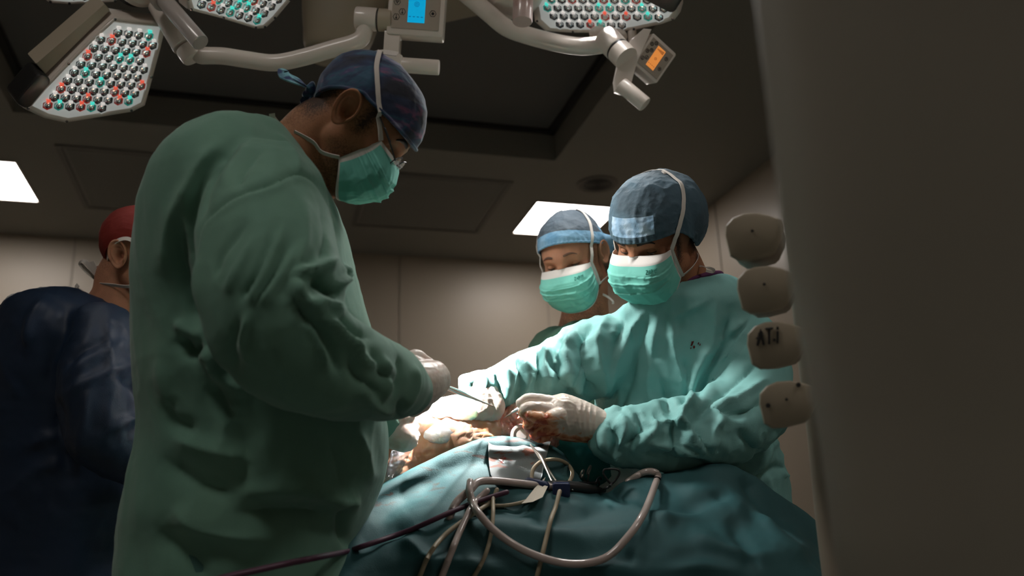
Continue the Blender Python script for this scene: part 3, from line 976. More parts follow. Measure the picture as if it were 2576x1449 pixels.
def build_head(H, voxel=.0026, neck=None, extra=None, ears=True, es=1.08):
    """head + neck (+ more shells) as one skin; returns world v, f, hair attribute"""
    d, nt, na = dirs_grid()
    R = head_R(d); v = H.w(d * R[:, None])
    mb = MB(); mb.add(v, grid_faces(nt, na, True, flip=True) + [tuple(range(na)), tuple(range((nt - 1) * na, nt * na))[::-1]])
    if neck is not None:
        mb.tube(neck[0], neck[1], 40, 0, True, 4)
    if extra: extra(mb)
    vv, ff, _ = mb.arrays()
    v, f = rebuild(vv, ff, voxel, 5)
    m2 = MB(); m2.add(v, f)
    for sd in ((1, -1) if ears else ()):
        ev, ef = ear_mesh(sd); ev = ev * np.array([1.02, es, es]); m2.add(H.w(ev), ef)
    # eyelids
    for sx in (1, -1):
        ec = np.array([sx * .032, .0715, .016])
        for lo, hi, rr in ((-.14, 1.35, .0142), (-1.2, -.58, .0139)):
            rows = []
            for t in np.linspace(lo, hi, 9):
                for a in np.linspace(-1.25, 1.25, 15):
                    shut = lo + (t - lo) if lo > -1 else t
                    el = t * math.cos(a * .9) if lo > -1 else t * math.cos(a * .75)
                    rows.append(ec + rr * np.array([math.sin(a) * math.cos(el), math.cos(a) * math.cos(el), math.sin(el)]))
            m2.add(H.w(np.array(rows)), grid_faces(9, 15))
    v, f, _ = m2.arrays()
    return v, f


def local(H, v):
    return ((v - H.o) @ H.B.T) / H.k


def hair_attr(H, v, fn):
    return fn(local(H, v))


def add_eyes(H, body, look=(0, .55, -.83), nohide=True):
    for sx in (1, -1):
        c = H.w(np.array([sx * .032, .0715, .016]))[0]
        mb = MB(); r = .0130 * H.k
        X, Y, Z = H.wd((1, 0, 0))[0], H.wd((0, 1, 0))[0], H.wd((0, 0, 1))[0]
        mb.ellipsoid(c, X * r, Y * r, Z * r, 24, 14)
        o = out(mb, 'eye', M['eye'], body)
        ld = H.wd(look)[0]; ld /= np.linalg.norm(ld)
        mb = MB(); mb.lathe(c + ld * r * .86, ld, [(0, .0064), (.0010, .0056), (.0020, .0025), (.0021, .0002)], 20)
        out(mb, 'iris', M['iris'], o)
        mb = MB(); pts = []
        for a in np.linspace(-1.15, 1.15, 9):
            el = -.14 * math.cos(a * .9)
            pts.append(c + H.wd(np.array([math.sin(a) * math.cos(el), math.cos(a) * math.cos(el), math.sin(el)]) * .0146 * H.k)[0])
        mb.tube(pts, .0008, 6, 0, True, 2)
        out(mb, 'eyelashes', M['lash'], o)


def add_brows(H, body, lift=0.0, th=1.0, mt='lash'):
    for sx in (1, -1):
        mb = MB(); pts, nr = [], []
        for t in np.linspace(0, 1, 7):
            x = sx * (.013 + .036 * t); z = .036 + lift + .007 * math.sin(t * 2.2) - .004 * t * t
            d = np.array([x, .085, z]); d /= np.linalg.norm(d)
            r = head_R(d[None])[0] + .0012
            pts.append(H.w(d * r)[0]); nr.append(H.wd(d)[0])
        p = crom(np.array(pts), 3); n = crom(np.array(nr), 3)
        w = th * np.interp(np.linspace(0, 1, len(p)), [0, .2, .6, 1], [.0035, .0048, .0036, .0010])
        t = np.gradient(p, axis=0); t /= np.linalg.norm(t, axis=1)[:, None]
        s = np.cross(t, n)
        rows = np.stack([p - s * w[:, None], p + n * .0006, p + s * w[:, None], p - n * .003], 1)
        mb.add(rows.reshape(-1, 3), grid_faces(len(p), 4, True))
        out(mb, 'eyebrow', M[mt], body, smooth=True)


MASK_PROFILE = [(0, .100, .014), (.12, .118, .002), (.25, .131, -.018), (.5, .134, -.045), (.75, .122, -.078), (.9, .104, -.102), (1, .088, -.114)]


def mask_point(s, t, prof=MASK_PROFILE, grow=0.0, top=(.069, .066, .010), bot=(.062, .040, -.060)):
    T = [q[0] for q in prof]
    yc = np.interp(t, T, [q[1] for q in prof]); zc = np.interp(t, T, [q[2] for q in prof])
    xs_ = top[0] + (bot[0] - top[0]) * t; ys_ = top[1] + (bot[1] - top[1]) * t; zs_ = top[2] + (bot[2] - top[2]) * t
    a = abs(s); k = math.sin(min(a, 1) * math.pi / 2); q = max(0.0, 1 - a ** 2.3)
    x = xs_ * (k ** .92) * (1 if s >= 0 else -1)
    # fuller around the chin
    bul = .010 * math.sin(math.pi * min(1, max(0, t))) * math.sin(math.pi * a)
    return np.array([x + (bul * (1 if s >= 0 else -1)), ys_ + (yc - ys_) * q ** .85 + bul * .5, zs_ + (zc - zs_) * q ** 1.0])


def add_mask(H, body, seed=1, white_top=.15, label=None, fold=.0022, straps=(), off=.0, prof=MASK_PROFILE, text=None, top=(.069, .066, .010), bot=(.062, .040, -.060)):
    ns, nt = 91, 71
    L = np.array([mask_point(s, t, prof, 0, top, bot) for t in np.linspace(0, 1, nt) for s in np.linspace(-1, 1, ns)])
    # never inside the face
    r = np.linalg.norm(L, axis=1); d = L / r[:, None]; Rh = head_R(d) + .003
    L = d * np.maximum(r, Rh)[:, None]
    G = L.reshape(nt, ns, 3)
    du = np.gradient(G, axis=1); dv = np.gradient(G, axis=0); n = np.cross(du, dv); n /= np.linalg.norm(n, axis=2)[:, :, None] + 1e-9
    cen = G.mean((0, 1)); sg = np.sign(((G - cen) * n).sum(2).mean()); n *= sg
    S, T = np.meshgrid(np.linspace(-1, 1, ns), np.linspace(0, 1, nt))
    inner = np.clip((1 - np.abs(S)) * 6, 0, 1) * np.clip(T * 6 - .9, 0, 1) * np.clip((1 - T) * 10, 0, 1)
    pl = 0
    for k, tc in enumerate((.30, .46, .62)):
        tt = tc + .05 * np.sin(S * 2 + k + seed) + .10 * (np.abs(S) ** 2) * (.46 - tc)
        pl = pl + np.where(T > tt, np.exp(-(T - tt) / .045), 0)
    q = np.stack([S * 1.6, T * 4.2, 0 * S + seed * 3.1], -1).reshape(-1, 3)
    wr = ridged(q, seed, 3).reshape(nt, ns)
    q2 = np.stack([S * 5 + T * 2, T * 2.5 - S * .8, 0 * S + seed], -1).reshape(-1, 3)
    wr2 = ridged(q2, seed + 5, 2).reshape(nt, ns)
    G = G + n * ((pl * fold * 1.5 + wr * fold * 1.1 + wr2 * fold * .9) * inner)[:, :, None]
    V = G.reshape(-1, 3)
    back = (G - n * .0012).reshape(-1, 3)
    f = grid_faces(nt, ns); mi = []
    for i in range(nt - 1):
        for j in range(ns - 1):
            s = abs(-1 + 2 * (j + .5) / (ns - 1)); t = (i + .5) / (nt - 1)
            mi.append(1 if (t < white_top or s > .955 or t > .965) else 0)
    N = len(V)
    fb = [tuple(N + x for x in q[::-1]) for q in f]
    edge = []
    loop = [j for j in range(ns)] + [i * ns + ns - 1 for i in range(1, nt)] + [(nt - 1) * ns + j for j in range(ns - 2, -1, -1)] + [i * ns for i in range(nt - 2, 0, -1)]
    for a, b in zip(loop, loop[1:] + loop[:1]): edge.append((a, b, N + b, N + a))
    o = mk('surgical_mask', H.w(np.concatenate([V, back])), f + fb + edge, [M['mask'], M['maskw']], body, None, mi + mi + [1] * len(edge), True)
    if label: o['label'] = label
    # stitched seams on the white band
    sm = MB()
    for tt in (white_top * .35, white_top * .8):
        i = int(tt * (nt - 1)); pts = G[i, 3:-3]; nn = n[i, 3:-3]
        sm.tube(H.w(pts + nn * .0006)[::2], .00045, 5)
    out(sm, 'stitched_seam', M['strap'], o, fix=False) if False else None
    if text:
        tmb = MB()
        draw_text(tmb, text, lambda a, b: H.w(surf(G, n, -.30 - a * .26, .235 - b * .045))[0], .0005, 0)
        out(tmb, 'printed_word', M['print2'], o, fix=False)
    for pts, width in straps:
        add_strap(H, body, pts, width)
    return o, G, n


def surf(G, n, s, t):
    """s in -1..1 , t in 0..1 on a mask grid"""
    nt, ns = G.shape[:2]
    j = min(max((s + 1) / 2 * (ns - 1), 0), ns - 1.001); i = min(max(t * (nt - 1), 0), nt - 1.001)
    i0, j0 = int(i), int(j); a, b = i - i0, j - j0
    p = (G[i0, j0] * (1 - a) * (1 - b) + G[i0 + 1, j0] * a * (1 - b) + G[i0, j0 + 1] * (1 - a) * b + G[i0 + 1, j0 + 1] * a * b)
    return p + n[i0, j0] * .0007


GLY = {'Z': [[(0, 1), (1, 1), (0, 0), (1, 0)]], 'A': [[(0, 0), (.5, 1), (1, 0)], [(.2, .4), (.8, .4)]], 'R': [[(0, 0), (0, 1), (.8, 1), (.9, .75), (.8, .5), (0, .5)], [(.4, .5), (1, 0)]],
       'Y': [[(0, 1), (.5, .5), (1, 1)], [(.5, .5), (.5, 0)]], 'S': [[(1, .85), (.6, 1), (.1, .85), (.1, .6), (.9, .4), (.9, .15), (.4, 0), (0, .15)]],
       'T': [[(0, 1), (1, 1)], [(.5, 1), (.5, 0)]], 'i': [[(.5, 0), (.5, .7)], [(.5, .9), (.5, 1.0)]]}


def draw_text(mb, word, fn, r, mi=0):
    n = len(word)
    for k, chh in enumerate(word):
        for st in GLY[chh]:
            pts = [fn((k + .12 + .7 * x) / n, y) for x, y in st]
            q = []
            for a, b in zip(pts[:-1], pts[1:]):
                for t in (0, .34, .67): q.append(a + (b - a) * t)
            q.append(pts[-1]); mb.tube(q, r, 6, mi)


M['print2'] = mat('mask_print', (.03, .25, .20), .7)


def add_strap(H, body, pts, width=.008, cover=None, name='mask_strap', free=False, offset=.0025, m='strap'):
    """pts head-local; bands lie on the head / cap surface unless free"""
    L = crom(np.array(pts, float), 5)
    r = np.linalg.norm(L, axis=1); d = L / r[:, None]
    if not free:
        Rm = head_R(d)
        if cover is not None:
            Rm = np.maximum(Rm, cover(d)); k = np.clip((np.linspace(0, 1, len(r)) - .10) / .2, 0, 1)
            r = np.maximum(r * (1 - k) + (Rm + offset) * k, Rm + offset)
        else:
            r = np.maximum(r, Rm + offset)
    p = H.w(d * r[:, None]); n = H.wd(d)
    mb = MB(); mb.ribbon(p, n, width * H.k, sub=0, th=.0007)
    return out(mb, name, M[m], body, fix=False)


def cap_surface(brim, c, rad, seed, amp, scale, hem=.0, squash=None, gather=None):
    """returns function dir->R for straps and grid mesh. brim: azimuth->z (head-local) ; ellipsoid centre c radii rad"""
    c = np.array(c); rad = np.array(rad)

    def R(d):
        # ray from head origin to ellipsoid
        q = d / rad; o = -c / rad
        A = (q * q).sum(1); B = 2 * (q * o).sum(1); Cc = (o * o).sum() - 1
        disc = np.maximum(B * B - 4 * A * Cc, 0)
        return np.maximum((-B + np.sqrt(disc)) / (2 * A), head_R(d) + .003)
    return R


def add_cap(H, body, brim, c, rad, mats, seed=1, amp=.002, scale=.03, band=None, label=None, gather=0, nt=110, na=200, top_dir=(0, -.15, 1), puff=None, seam=False):
    R = cap_surface(brim, c, rad, seed, amp, scale)
    td = np.array(top_dir, float); td /= np.linalg.norm(td)
    az = np.linspace(0, 2 * np.pi, na, endpoint=False)
    rows = []
    B = []
    for a in az:
        z = brim(a); hx, hy = math.sin(a), math.cos(a)
        # horizontal radius of the ellipsoid about this height
        k = max(.05, 1 - ((z - c[2]) / rad[2]) ** 2) ** .5
        p = np.array([c[0] + hx * rad[0] * k, c[1] + hy * rad[1] * k, z]); B.append(p / np.linalg.norm(p))
    B = np.array(B)
    T = np.linspace(0, 1, nt)
    D = []
    for t in T:
        # slerp from the brim to the crown
        dot = np.clip(B @ td, -1, 1); om = np.arccos(dot)
        s = (np.sin((1 - t) * om) / np.sin(om))[:, None] * B + (np.sin(t * om) / np.sin(om))[:, None] * td
        if t > .999: s = td + (B - td) * .002
        D.append(s / np.linalg.norm(s, axis=1)[:, None])
    D = np.concatenate(D); r = R(D); r = r.copy()
    TT = np.repeat(T, na); AA = np.tile(az, nt)
    if puff is not None: r += puff(D, TT, AA)
    env = np.clip(TT * 9, 0, 1)
    q = D * .1 / scale
    r += amp * ridged(q, seed, 4) * env
    r += amp * 1.2 * noise(q * .5, seed + 3) * env
    if gather:   # elastic gathers near the brim
        r += gather * np.sin(AA * 46 + 3 * noise(np.stack([AA * 4, TT, TT], -1), 5)) * np.exp(-((TT - .03) / .05) ** 2)
    hemw = np.exp(-((TT - .015) / .015) ** 2) * .0012
    r += hemw
    Lp = D * r[:, None]
    inn = D[:na] * (r[:na] - .003)[:, None]
    inn2 = D[na * 4:na * 5] * (r[na * 4:na * 5] - .004)[:, None]
    v = np.concatenate([inn2, inn, Lp]); f = grid_faces(nt + 2, na, True, flip=True)
    f.append(tuple(range((nt + 1) * na, (nt + 2) * na)))
    mi = []
    for i in range(nt + 1):
        for j in range(na):
            mi.append(band((i - 1.5) / nt, az[j]) if band else 0)
    mi.append(0)
    o = mk('surgical_cap', H.w(v), f, [M[k] for k in mats], body, None, mi, True)
    if label: o['label'] = label

    def cov(d):
        dt = d @ D.T; k = dt.argmax(1)
        return np.where(dt[np.arange(len(d)), k] > .9985, r[k], head_R(d))
    return o, cov


def gown_mesh(parts, voxel=.0075, smooth=8):
    mb = MB()
    for fn in parts: fn(mb)
    v, f, _ = mb.arrays()
    return rebuild(v, f, voxel, smooth)


def RG(l, r, Z, t, Zr=None):
    a, b = P(l[0], l[1], Z), P(r[0], r[1], Z if Zr is None else Zr)
    return ((a + b) / 2, (b - a) / 2, DH * t)


def down(ring, z, k=1.0, shift=(0, 0, 0)):
    c = ring[0].copy(); c[2] = z
    a = ring[1].copy(); a[2] = 0
    return (c + np.array(shift), a * k, ring[2] * k)


def legs(body_name, base, right, fwd, hip=.88):
    """lower body as tubes for the body mesh: returns arrays"""
    mb = MB()
    for s in (-1, 1):
        b = base + right * .11 * s
        mb.tube([np.array([b[0], b[1], hip]) - right * .02 * s, np.array([b[0], b[1], .5]), np.array([b[0], b[1], .28]), np.array([b[0], b[1], .09])], [.085, .06, .055, .04], 16, 0, True, 3)
    return mb


def add_feet(body, base, right, fwd):
    for s in (-1, 1):
        b = base + right * .11 * s
        mb = MB()
        rows = []
        for t, w, h in ((-.09, .03, .05), (-.06, .04, .075), (0, .045, .085), (.08, .05, .07), (.14, .046, .05), (.18, .03, .035)):
            rows.append((np.array([b[0], b[1], h / 2 + .001]) + fwd * t, right * w, np.array([0, 0, h / 2])))
        mb.loft(rows, 20, 4, p=2.6)
        out(mb, 'clog', M['shoe'], body)
        mb = MB()
        mb.tube([np.array([b[0], b[1], z]) - right * .01 * s * (z > .7) for z in (.11, .3, .5, .7, .92)], [.07, .075, .085, .10, .11], 24, 0, True, 3)
        v, f, _ = mb.arrays(); v = wrinkle(v, f, .004, .12, 3)
        mk('trouser_leg', v, f, M['trouser'], body)


def glove(name, body, shells, voxel=.0022, smooth=4, m='glove', wr=.0006, label=None):
    v, f, _ = shells.arrays()
    v, f = rebuild(v, f, voxel, smooth)
    if wr: v = wrinkle(v, f, wr, .012, 3)
    o = mk(name, v, f, M[m] if isinstance(m, str) else m, body)
    if label: o['label'] = label
    return o


def Pz(lst):
    return [P(*q) for q in lst]

# ================================================================== surgeon with the star-patterned cap (nearest)
def cap1_mat():
    mt = mat('galaxy_cotton', (.02, .03, .07), .8, bump=.15, bscale=600, sheen=.2)
    nt = mt.node_tree; b = nt.nodes['Principled BSDF']; tc = nt.nodes.new('ShaderNodeTexCoord')
    mp = nt.nodes.new('ShaderNodeMapping'); mp.inputs['Rotation'].default_value = (.4, .7, .3); mp.inputs['Scale'].default_value = (1, 1.6, 3.0)
    nt.links.new(tc.outputs['Object'], mp.inputs['Vector'])
    def nz(sc, det, off):
        n = nt.nodes.new('ShaderNodeTexNoise'); n.inputs['Scale'].default_value = sc; n.inputs['Detail'].default_value = det; n.inputs['Distortion'].default_value = .6
        mp2 = nt.nodes.new('ShaderNodeMapping'); mp2.inputs['Location'].default_value = (off, off * .7, off * .3)
        nt.links.new(mp.outputs['Vector'], mp2.inputs['Vector']); nt.links.new(mp2.outputs['Vector'], n.inputs['Vector']); return n
    a = nz(9, 8, 0); r = nt.nodes.new('ShaderNodeValToRGB'); e = r.color_ramp.elements
    e[0].position = .36; e[0].color = (.004, .006, .018, 1); e[1].position = .50; e[1].color = (.012, .03, .085, 1)
    for ps, co in ((.57, (.02, .085, .14, 1)), (.64, (.06, .05, .14, 1)), (.76, (.30, .32, .42, 1))):
        q = e.new(ps); q.color = co
    nt.links.new(a.outputs['Fac'], r.inputs['Fac'])
    c = nz(14, 6, 3.3); r2 = nt.nodes.new('ShaderNodeValToRGB'); r2.color_ramp.elements[0].position = .60; r2.color_ramp.elements[1].position = .74
    r2.color_ramp.elements[0].color = (0, 0, 0, 1); r2.color_ramp.elements[1].color = (.8, .8, .8, 1)
    nt.links.new(c.outputs['Fac'], r2.inputs['Fac'])
    mx = nt.nodes.new('ShaderNodeMix'); mx.data_type = 'RGBA'; mx.inputs['B'].default_value = (.28, .06, .14, 1)
    nt.links.new(r2.outputs['Color'], mx.inputs['Factor']); nt.links.new(r.outputs['Color'], mx.inputs['A'])
    nt.links.new(mx.outputs['Result'], b.inputs['Base Color'])
    return mt


M['cap1'] = cap1_mat()
base1 = P(640, 1380, 1.52); base1[2] = 0
H1 = Head(P(890, 308, 1.515), (.655, -.755, -.03), (.755, .655, .0), .955)
nk = [H1.w((0, -.005, -.010))[0], H1.w((0, -.024, -.050))[0], P(776, 372, 1.515), P(730, 450, 1.52), P(700, 520, 1.52)]


def ex1(mb):
    # shoulders and chest under the gown, same skin
    mb.loft([RG((640, 400), (790, 520), 1.52, .08), RG((520, 500), (830, 640), 1.52, .15), RG((470, 700), (850, 800), 1.52, .17), RG((470, 900), (860, 950), 1.52, .15),
             RG((450, 1100), (850, 1120), 1.52, .15), down(RG((450, 1100), (850, 1120), 1.52, .15), .80)], 32, 4)


v, f = build_head(H1, .0028, (nk, [.056, .059, .065, .082, .10]), ex1)
R1 = DH
F1 = np.array([math.cos(YAW), -math.sin(YAW), 0])
lg = legs('p', base1, DH, F1); lv, lf, _ = lg.arrays()
m2 = MB(); m2.add(v, f); m2.add(lv, lf); v, f, _ = m2.arrays()


def hair1(L):
    x, y, z = L[:, 0], L[:, 1], L[:, 2]
    nape = np.clip((-.025 - y) / .03, 0, 1) * np.clip((z + .085) / .06, 0, 1)
    side = np.clip(1 - np.abs(y - .028) / .022, 0, 1) * np.clip((z + .022) / .03, 0, 1)
    beard = .38 * np.clip((y + .0) / .03, 0, 1) * np.clip((-.015 - z) / .03, 0, 1)
    top = np.clip((z - .045) / .01, 0, 1)
    neckh = .35 * np.clip((-.04 - y) / .03, 0, 1) * np.clip((z + .14) / .06, 0, 1)
    return np.clip(np.maximum.reduce([nape * .9, side * .85, beard, top, neckh]), 0, 1)


near = np.linalg.norm(v - H1.o, axis=1) < .22
ha = np.zeros(len(v)); ha[near] = hair1(local(H1, v[near]))
p1 = mk('person', v, f, M['skin1'], None, base1, attr={'hair': ha})
tag(p1, 'tall bespectacled surgeon in dark green gown and patterned cap, bending over the patient', 'person')
add_eyes(H1, p1, (0, .75, -.6)); add_brows(H1, p1)


def brim1(a):
    # azimuth 0 = face, pi = back
    c = math.cos(a)
    return .050 * (1 if c > 0 else 1) - .004 * math.exp(-((c - 0) / .3) ** 2) - (0.088 * max(0, -c - .10) ** 1.1 if c < 0 else 0) + .004 * max(0, c)


cap1, cov1 = add_cap(H1, p1, brim1, (0, .004, .040), (.084, .106, .093), ['cap1'], seed=3, amp=.0022, scale=.034, label='dark blue and purple galaxy print cloth cap tied at the back', top_dir=(0, -.1, 1))
# rolled edge and the knot at the back
mb = MB(); pts = []
for a in np.linspace(0, 2 * np.pi, 61)[:-1]:
    z = brim1(a); kk = max(.05, 1 - ((z - .04) / .097) ** 2) ** .5
    d = np.array([math.sin(a) * .084 * kk, .004 + math.cos(a) * .110 * kk, z]); d /= np.linalg.norm(d)
    pts.append(H1.w(d * (cov1(d[None])[0] + .001))[0])
pts.append(pts[0]); mb.tube(pts, .0032, 8, 0, False, 2)
out(mb, 'cap_binding', M['cap1'], cap1)
kn = P(782, 226, 1.515)
mb = MB(); mb.ellipsoid(kn, RT * .009 + UP * .004, UP * .013, -fw * .011, 20, 12); mb.ellipsoid(P(775, 244, 1.515), RT * .010, UP * .010 - RT * .004, -fw * .009, 20, 12)
v_, f_, _ = mb.arrays(); v_, f_ = rebuild(v_, f_, .0014, 2); v_ = wrinkle(v_, f_, .0016, .012, 2)
mk('cap_knot', v_, f_, M['cap1'], cap1)
M['tail'] = mat('cap_tail_cotton', (.20, .48, .55), .8, noise_col=(.03, .05, .13), nscale=45, bump=.2, bscale=600)
for path, w in (([(780, 224, 1.515), (756, 205, 1.50), (728, 190, 1.49), (713, 178, 1.485), (716, 192, 1.475), (736, 204, 1.475), (760, 216, 1.49)], .018),
                ([(776, 240, 1.515), (766, 254, 1.505), (770, 262, 1.50), (784, 250, 1.50)], .014)):
    mb = MB(); q = np.array(Pz(path)); n_ = np.array([UP * .8 + -fw * .5 + RT * .2 * (i % 2) for i in range(len(q))])
    mb.ribbon(q, n_, w, sub=7, th=.0012)
    out(mb, 'cap_tie', M['tail' if path[0][0] == 780 else 'cap1'], cap1, fix=False)

add_mask(H1, p1, seed=2, white_top=.07, fold=.0026, top=(.067, .070, .016), bot=(.064, .044, -.060))
for sx in (1, -1):
    add_strap(H1, p1, [(sx * .069, .070, .016), (sx * .078, .040, .040), (sx * .084, .008, .066), (sx * .070, -.030, .094), (sx * .04, -.052, .112), (0, -.064, .118)], .0085, cov1)
    add_strap(H1, p1, [(sx * .064, .044, -.058), (sx * .066, .018, -.075), (sx * .068, -.005, -.075), (sx * .064, -.04, -.088)], .008, None, offset=.004)
for q, w in (([(926, 140, 1.515), (940, 134, 1.51), (965, 131, 1.50), (1000, 136, 1.49)], .0095), ([(914, 141, 1.515), (903, 136, 1.51), (898, 138, 1.505), (904, 128, 1.50)], .008),
             ([(706, 318, 1.50), (694, 306, 1.49), (686, 296, 1.485), (684, 286, 1.48)], .010)):
    mb = MB(); q = np.array(Pz(q)); mb.ribbon(q, np.array([-fw * .8 + UP * .3 + RT * (.2 if i % 2 else -.1) for i in range(len(q))]), w, sub=6)
    out(mb, 'mask_tie_end', M['strap'], p1, fix=False)

# glasses
M['glass'] = mat('spectacle_lens', (.9, .92, .92), .03, trans=1.0, alpha=.45)
mb = MB()
for sx in (1, -1):
    rr = []
    for a in np.linspace(0, 2 * np.pi, 33):
        rr.append(H1.w((sx * .033 + .0235 * math.cos(a), .112 - .004 * abs(math.cos(a)), .004 + .020 * math.sin(a)))[0])
    mb.tube(rr, .0011, 8, 0, False)
    mb.tube(H1.w(np.array([(sx * .057, .110, .012), (sx * .068, .088, .023), (sx * .0755, .055, .036), (sx * .074, .025, .046)])), .0013, 8, 0, True, 4)
    mb.tube(H1.w(np.array([(sx * .0750, .060, .0345), (sx * .0725, .070, .031), (sx * .069, .082, .026)])), .0021, 8)
mb.tube(H1.w(np.array([(-.010, .112, .008), (0, .116, .011), (.010, .112, .008)])), .0011, 8, 0, True, 4)
gl = out(mb, 'eyeglasses', M['steeld'], p1)
for sx in (1, -1):
    mb = MB(); c = H1.w((sx * .033, .1105, .004))[0]
    X, Y, Z = H1.wd((1, 0, 0))[0], H1.wd((0, 1, 0))[0], H1.wd((0, 0, 1))[0]
    mb.ellipsoid(c, X * .0228, Z * .0193, Y * .0012, 28, 8)
    out(mb, 'eyeglass_lens', M['glass'], gl)

# ---- gown
torso1 = [RG((698, 322), (800, 440), 1.515, .075), RG((655, 322), (838, 500), 1.515, .11), RG((560, 338), (864, 575), 1.52, .175), RG((455, 425), (882, 650), 1.53, .225), RG((398, 545), (905, 735), 1.54, .24), RG((372, 680), (930, 820), 1.54, .235),
          RG((364, 830), (948, 900), 1.54, .22), RG((374, 980), (958, 1010), 1.53, .215), RG((378, 1095), (970, 1095), 1.53, .215), RG((362, 1190), (962, 1190), 1.53, .22),
          RG((342, 1310), (925, 1300), 1.53, .23), RG((333, 1430), (900, 1420), 1.53, .235)]
torso1 += [down(torso1[-1], .55), down(torso1[-1], .32, 1.02)]
arm1 = [((668, 500, 1.36), 150), ((672, 600, 1.29), 168), ((690, 720, 1.24), 176), ((718, 830, 1.22), 165), ((790, 900, 1.235), 145), ((860, 930, 1.27), 128), ((925, 950, 1.32), 108), ((972, 962, 1.37), 94), ((1004, 972, 1.41), 80), ((1022, 980, 1.43), 64)]


def parts1(mb):
    mb.loft(torso1, 72, 6, p=2.25)
    mb.tube([P(*a) for a, r in arm1], [r * a[2] / F for a, r in arm1], 36, 0, True, 5)
    # far arm reaching in behind
    mb.tube(Pz([(700, 560, 1.68), (720, 720, 1.76), (790, 850, 1.80), (880, 980, 1.76), (950, 1050, 1.70)]), [.10, .095, .085, .07, .055], 28, 0, True, 5)


v, f = gown_mesh([lambda mb: parts1(mb)], .0052, 8)
g1 = [
    ([(500, 640), (520, 560), (590, 500), (690, 462), (745, 440), (800, 470), (850, 560)], 9, -.008),      # armhole seam
    ([(505, 640), (522, 566), (592, 508), (692, 472), (745, 452), (798, 482), (842, 570)], 10, .005),
    ([(690, 330), (735, 380), (752, 440)], 8, .005), ([(560, 350), (500, 430), (470, 540), (480, 640)], 26, .012), ([(600, 360), (530, 450), (505, 560)], 16, -.014),
    ([(500, 440), (430, 560), (410, 700)], 30, .010), ([(470, 520), (455, 640), (480, 760), (520, 830)], 18, -.016),
    ([(640, 360), (590, 420), (560, 480)], 14, .007), ([(660, 380), (620, 430), (600, 480)], 10, -.007),
    ([(505, 640), (510, 760), (535, 860), (560, 940)], 22, .012), ([(520, 850), (560, 950), (640, 990)], 20, .012), ([(530, 960), (560, 1020), (590, 1050)], 18, -.016),
    ([(460, 840), (480, 880), (530, 870)], 22, -.020), ([(440, 810), (480, 835), (520, 850)], 15, .012), ([(500, 900), (540, 900), (545, 960)], 14, .012),
    ([(700, 560), (650, 680), (600, 760)], 11, -.008), ([(715, 560), (668, 680), (625, 770)], 10, .008), ([(640, 590), (600, 680), (570, 740)], 12, .007), ([(745, 620), (700, 700), (650, 770)], 12, .008), ([(735, 600), (690, 690), (640, 770)], 9, -.007),
    ([(620, 560), (560, 640), (545, 700)], 10, -.006), ([(760, 500), (770, 600), (740, 680)], 14, .006), ([(800, 520), (815, 600), (800, 660)], 10, -.005), ([(630, 780), (610, 860), (640, 930)], 12, .008), ([(600, 800), (585, 870), (600, 930)], 9, -.008),
    # crumple at the elbow crook
    ([(735, 690), (790, 680), (845, 655)], 12, .016), ([(780, 700), (820, 725), (850, 745)], 16, -.026), ([(860, 665), (868, 700), (830, 735)], 8, .014),
    ([(740, 700), (760, 760), (820, 790)], 15, .018), ([(735, 730), (770, 800), (820, 840)], 11, -.016), ([(775, 755), (830, 770), (870, 800)], 13, .016), ([(800, 800), (850, 830), (900, 890)], 16, .016),
    ([(850, 780), (880, 830), (930, 850)], 14, -.016), ([(790, 830), (830, 870), (860, 950)], 16, -.012), ([(760, 790), (800, 850), (830, 940)], 12, .010),
    ([(880, 850), (905, 900), (960, 930)], 13, .012), ([(880, 900), (900, 950), (950, 990)], 14, -.012), ([(930, 880), (950, 930), (1000, 960)], 12, -.010), ([(1000, 890), (1010, 940), (990, 1000)], 12, -.010),
    ([(960, 900), (975, 950), (960, 1010)], 12, .009), ([(910, 960), (930, 1010), (990, 1040)], 14, .012), ([(1040, 920), (1045, 970), (1010, 1040)], 9, .008), ([(1010, 1000), (1000, 1040), (1020, 1060)], 8, -.008),
    # belt tie and skirt
    ([(430, 1100), (520, 1130), (640, 1160)], 30, .012), ([(400, 1150), (500, 1220), (600, 1240)], 30, -.014), ([(560, 1150), (570, 1060), (600, 1000)], 22, .009), ([(620, 1240), (760, 1230), (860, 1260), (905, 1255)], 26, .020),
    ([(600, 1290), (740, 1290), (840, 1300)], 34, -.022), ([(430, 1280), (520, 1330), (700, 1360)], 36, .016), ([(400, 1330), (470, 1400), (520, 1449)], 30, -.012), ([(870, 1260), (860, 1330), (880, 1380)], 15, -.014), ([(420, 1000), (440, 1060), (500, 1090)], 22, -.012),
    ([(400, 900), (420, 1000), (450, 1060)], 20, .008), ([(600, 1060), (620, 1160), (600, 1240)], 22, -.008), ([(660, 1080), (680, 1180), (720, 1230)], 30, .008), ([(820, 1080), (850, 1160), (860, 1230)], 26, -.010), ([(900, 1080), (920, 1150), (930, 1220)], 18, .008),
]
v = folds(v, f, g1)
v = wrinkle(v, f, .0045, .16, 5, (1, 1, .6), True)
v = wrinkle(v, f, .0022, .06, 8, (1, 1, .55), True)
go1 = mk('surgical_gown', v, f, M['gown1'], p1)
go1['label'] = 'dark green cotton gown'
mb = MB()
q = [ (692, 316, 1.44), (745, 345, 1.40), (795, 400, 1.42), (835, 470, 1.46), (852, 520, 1.50)]
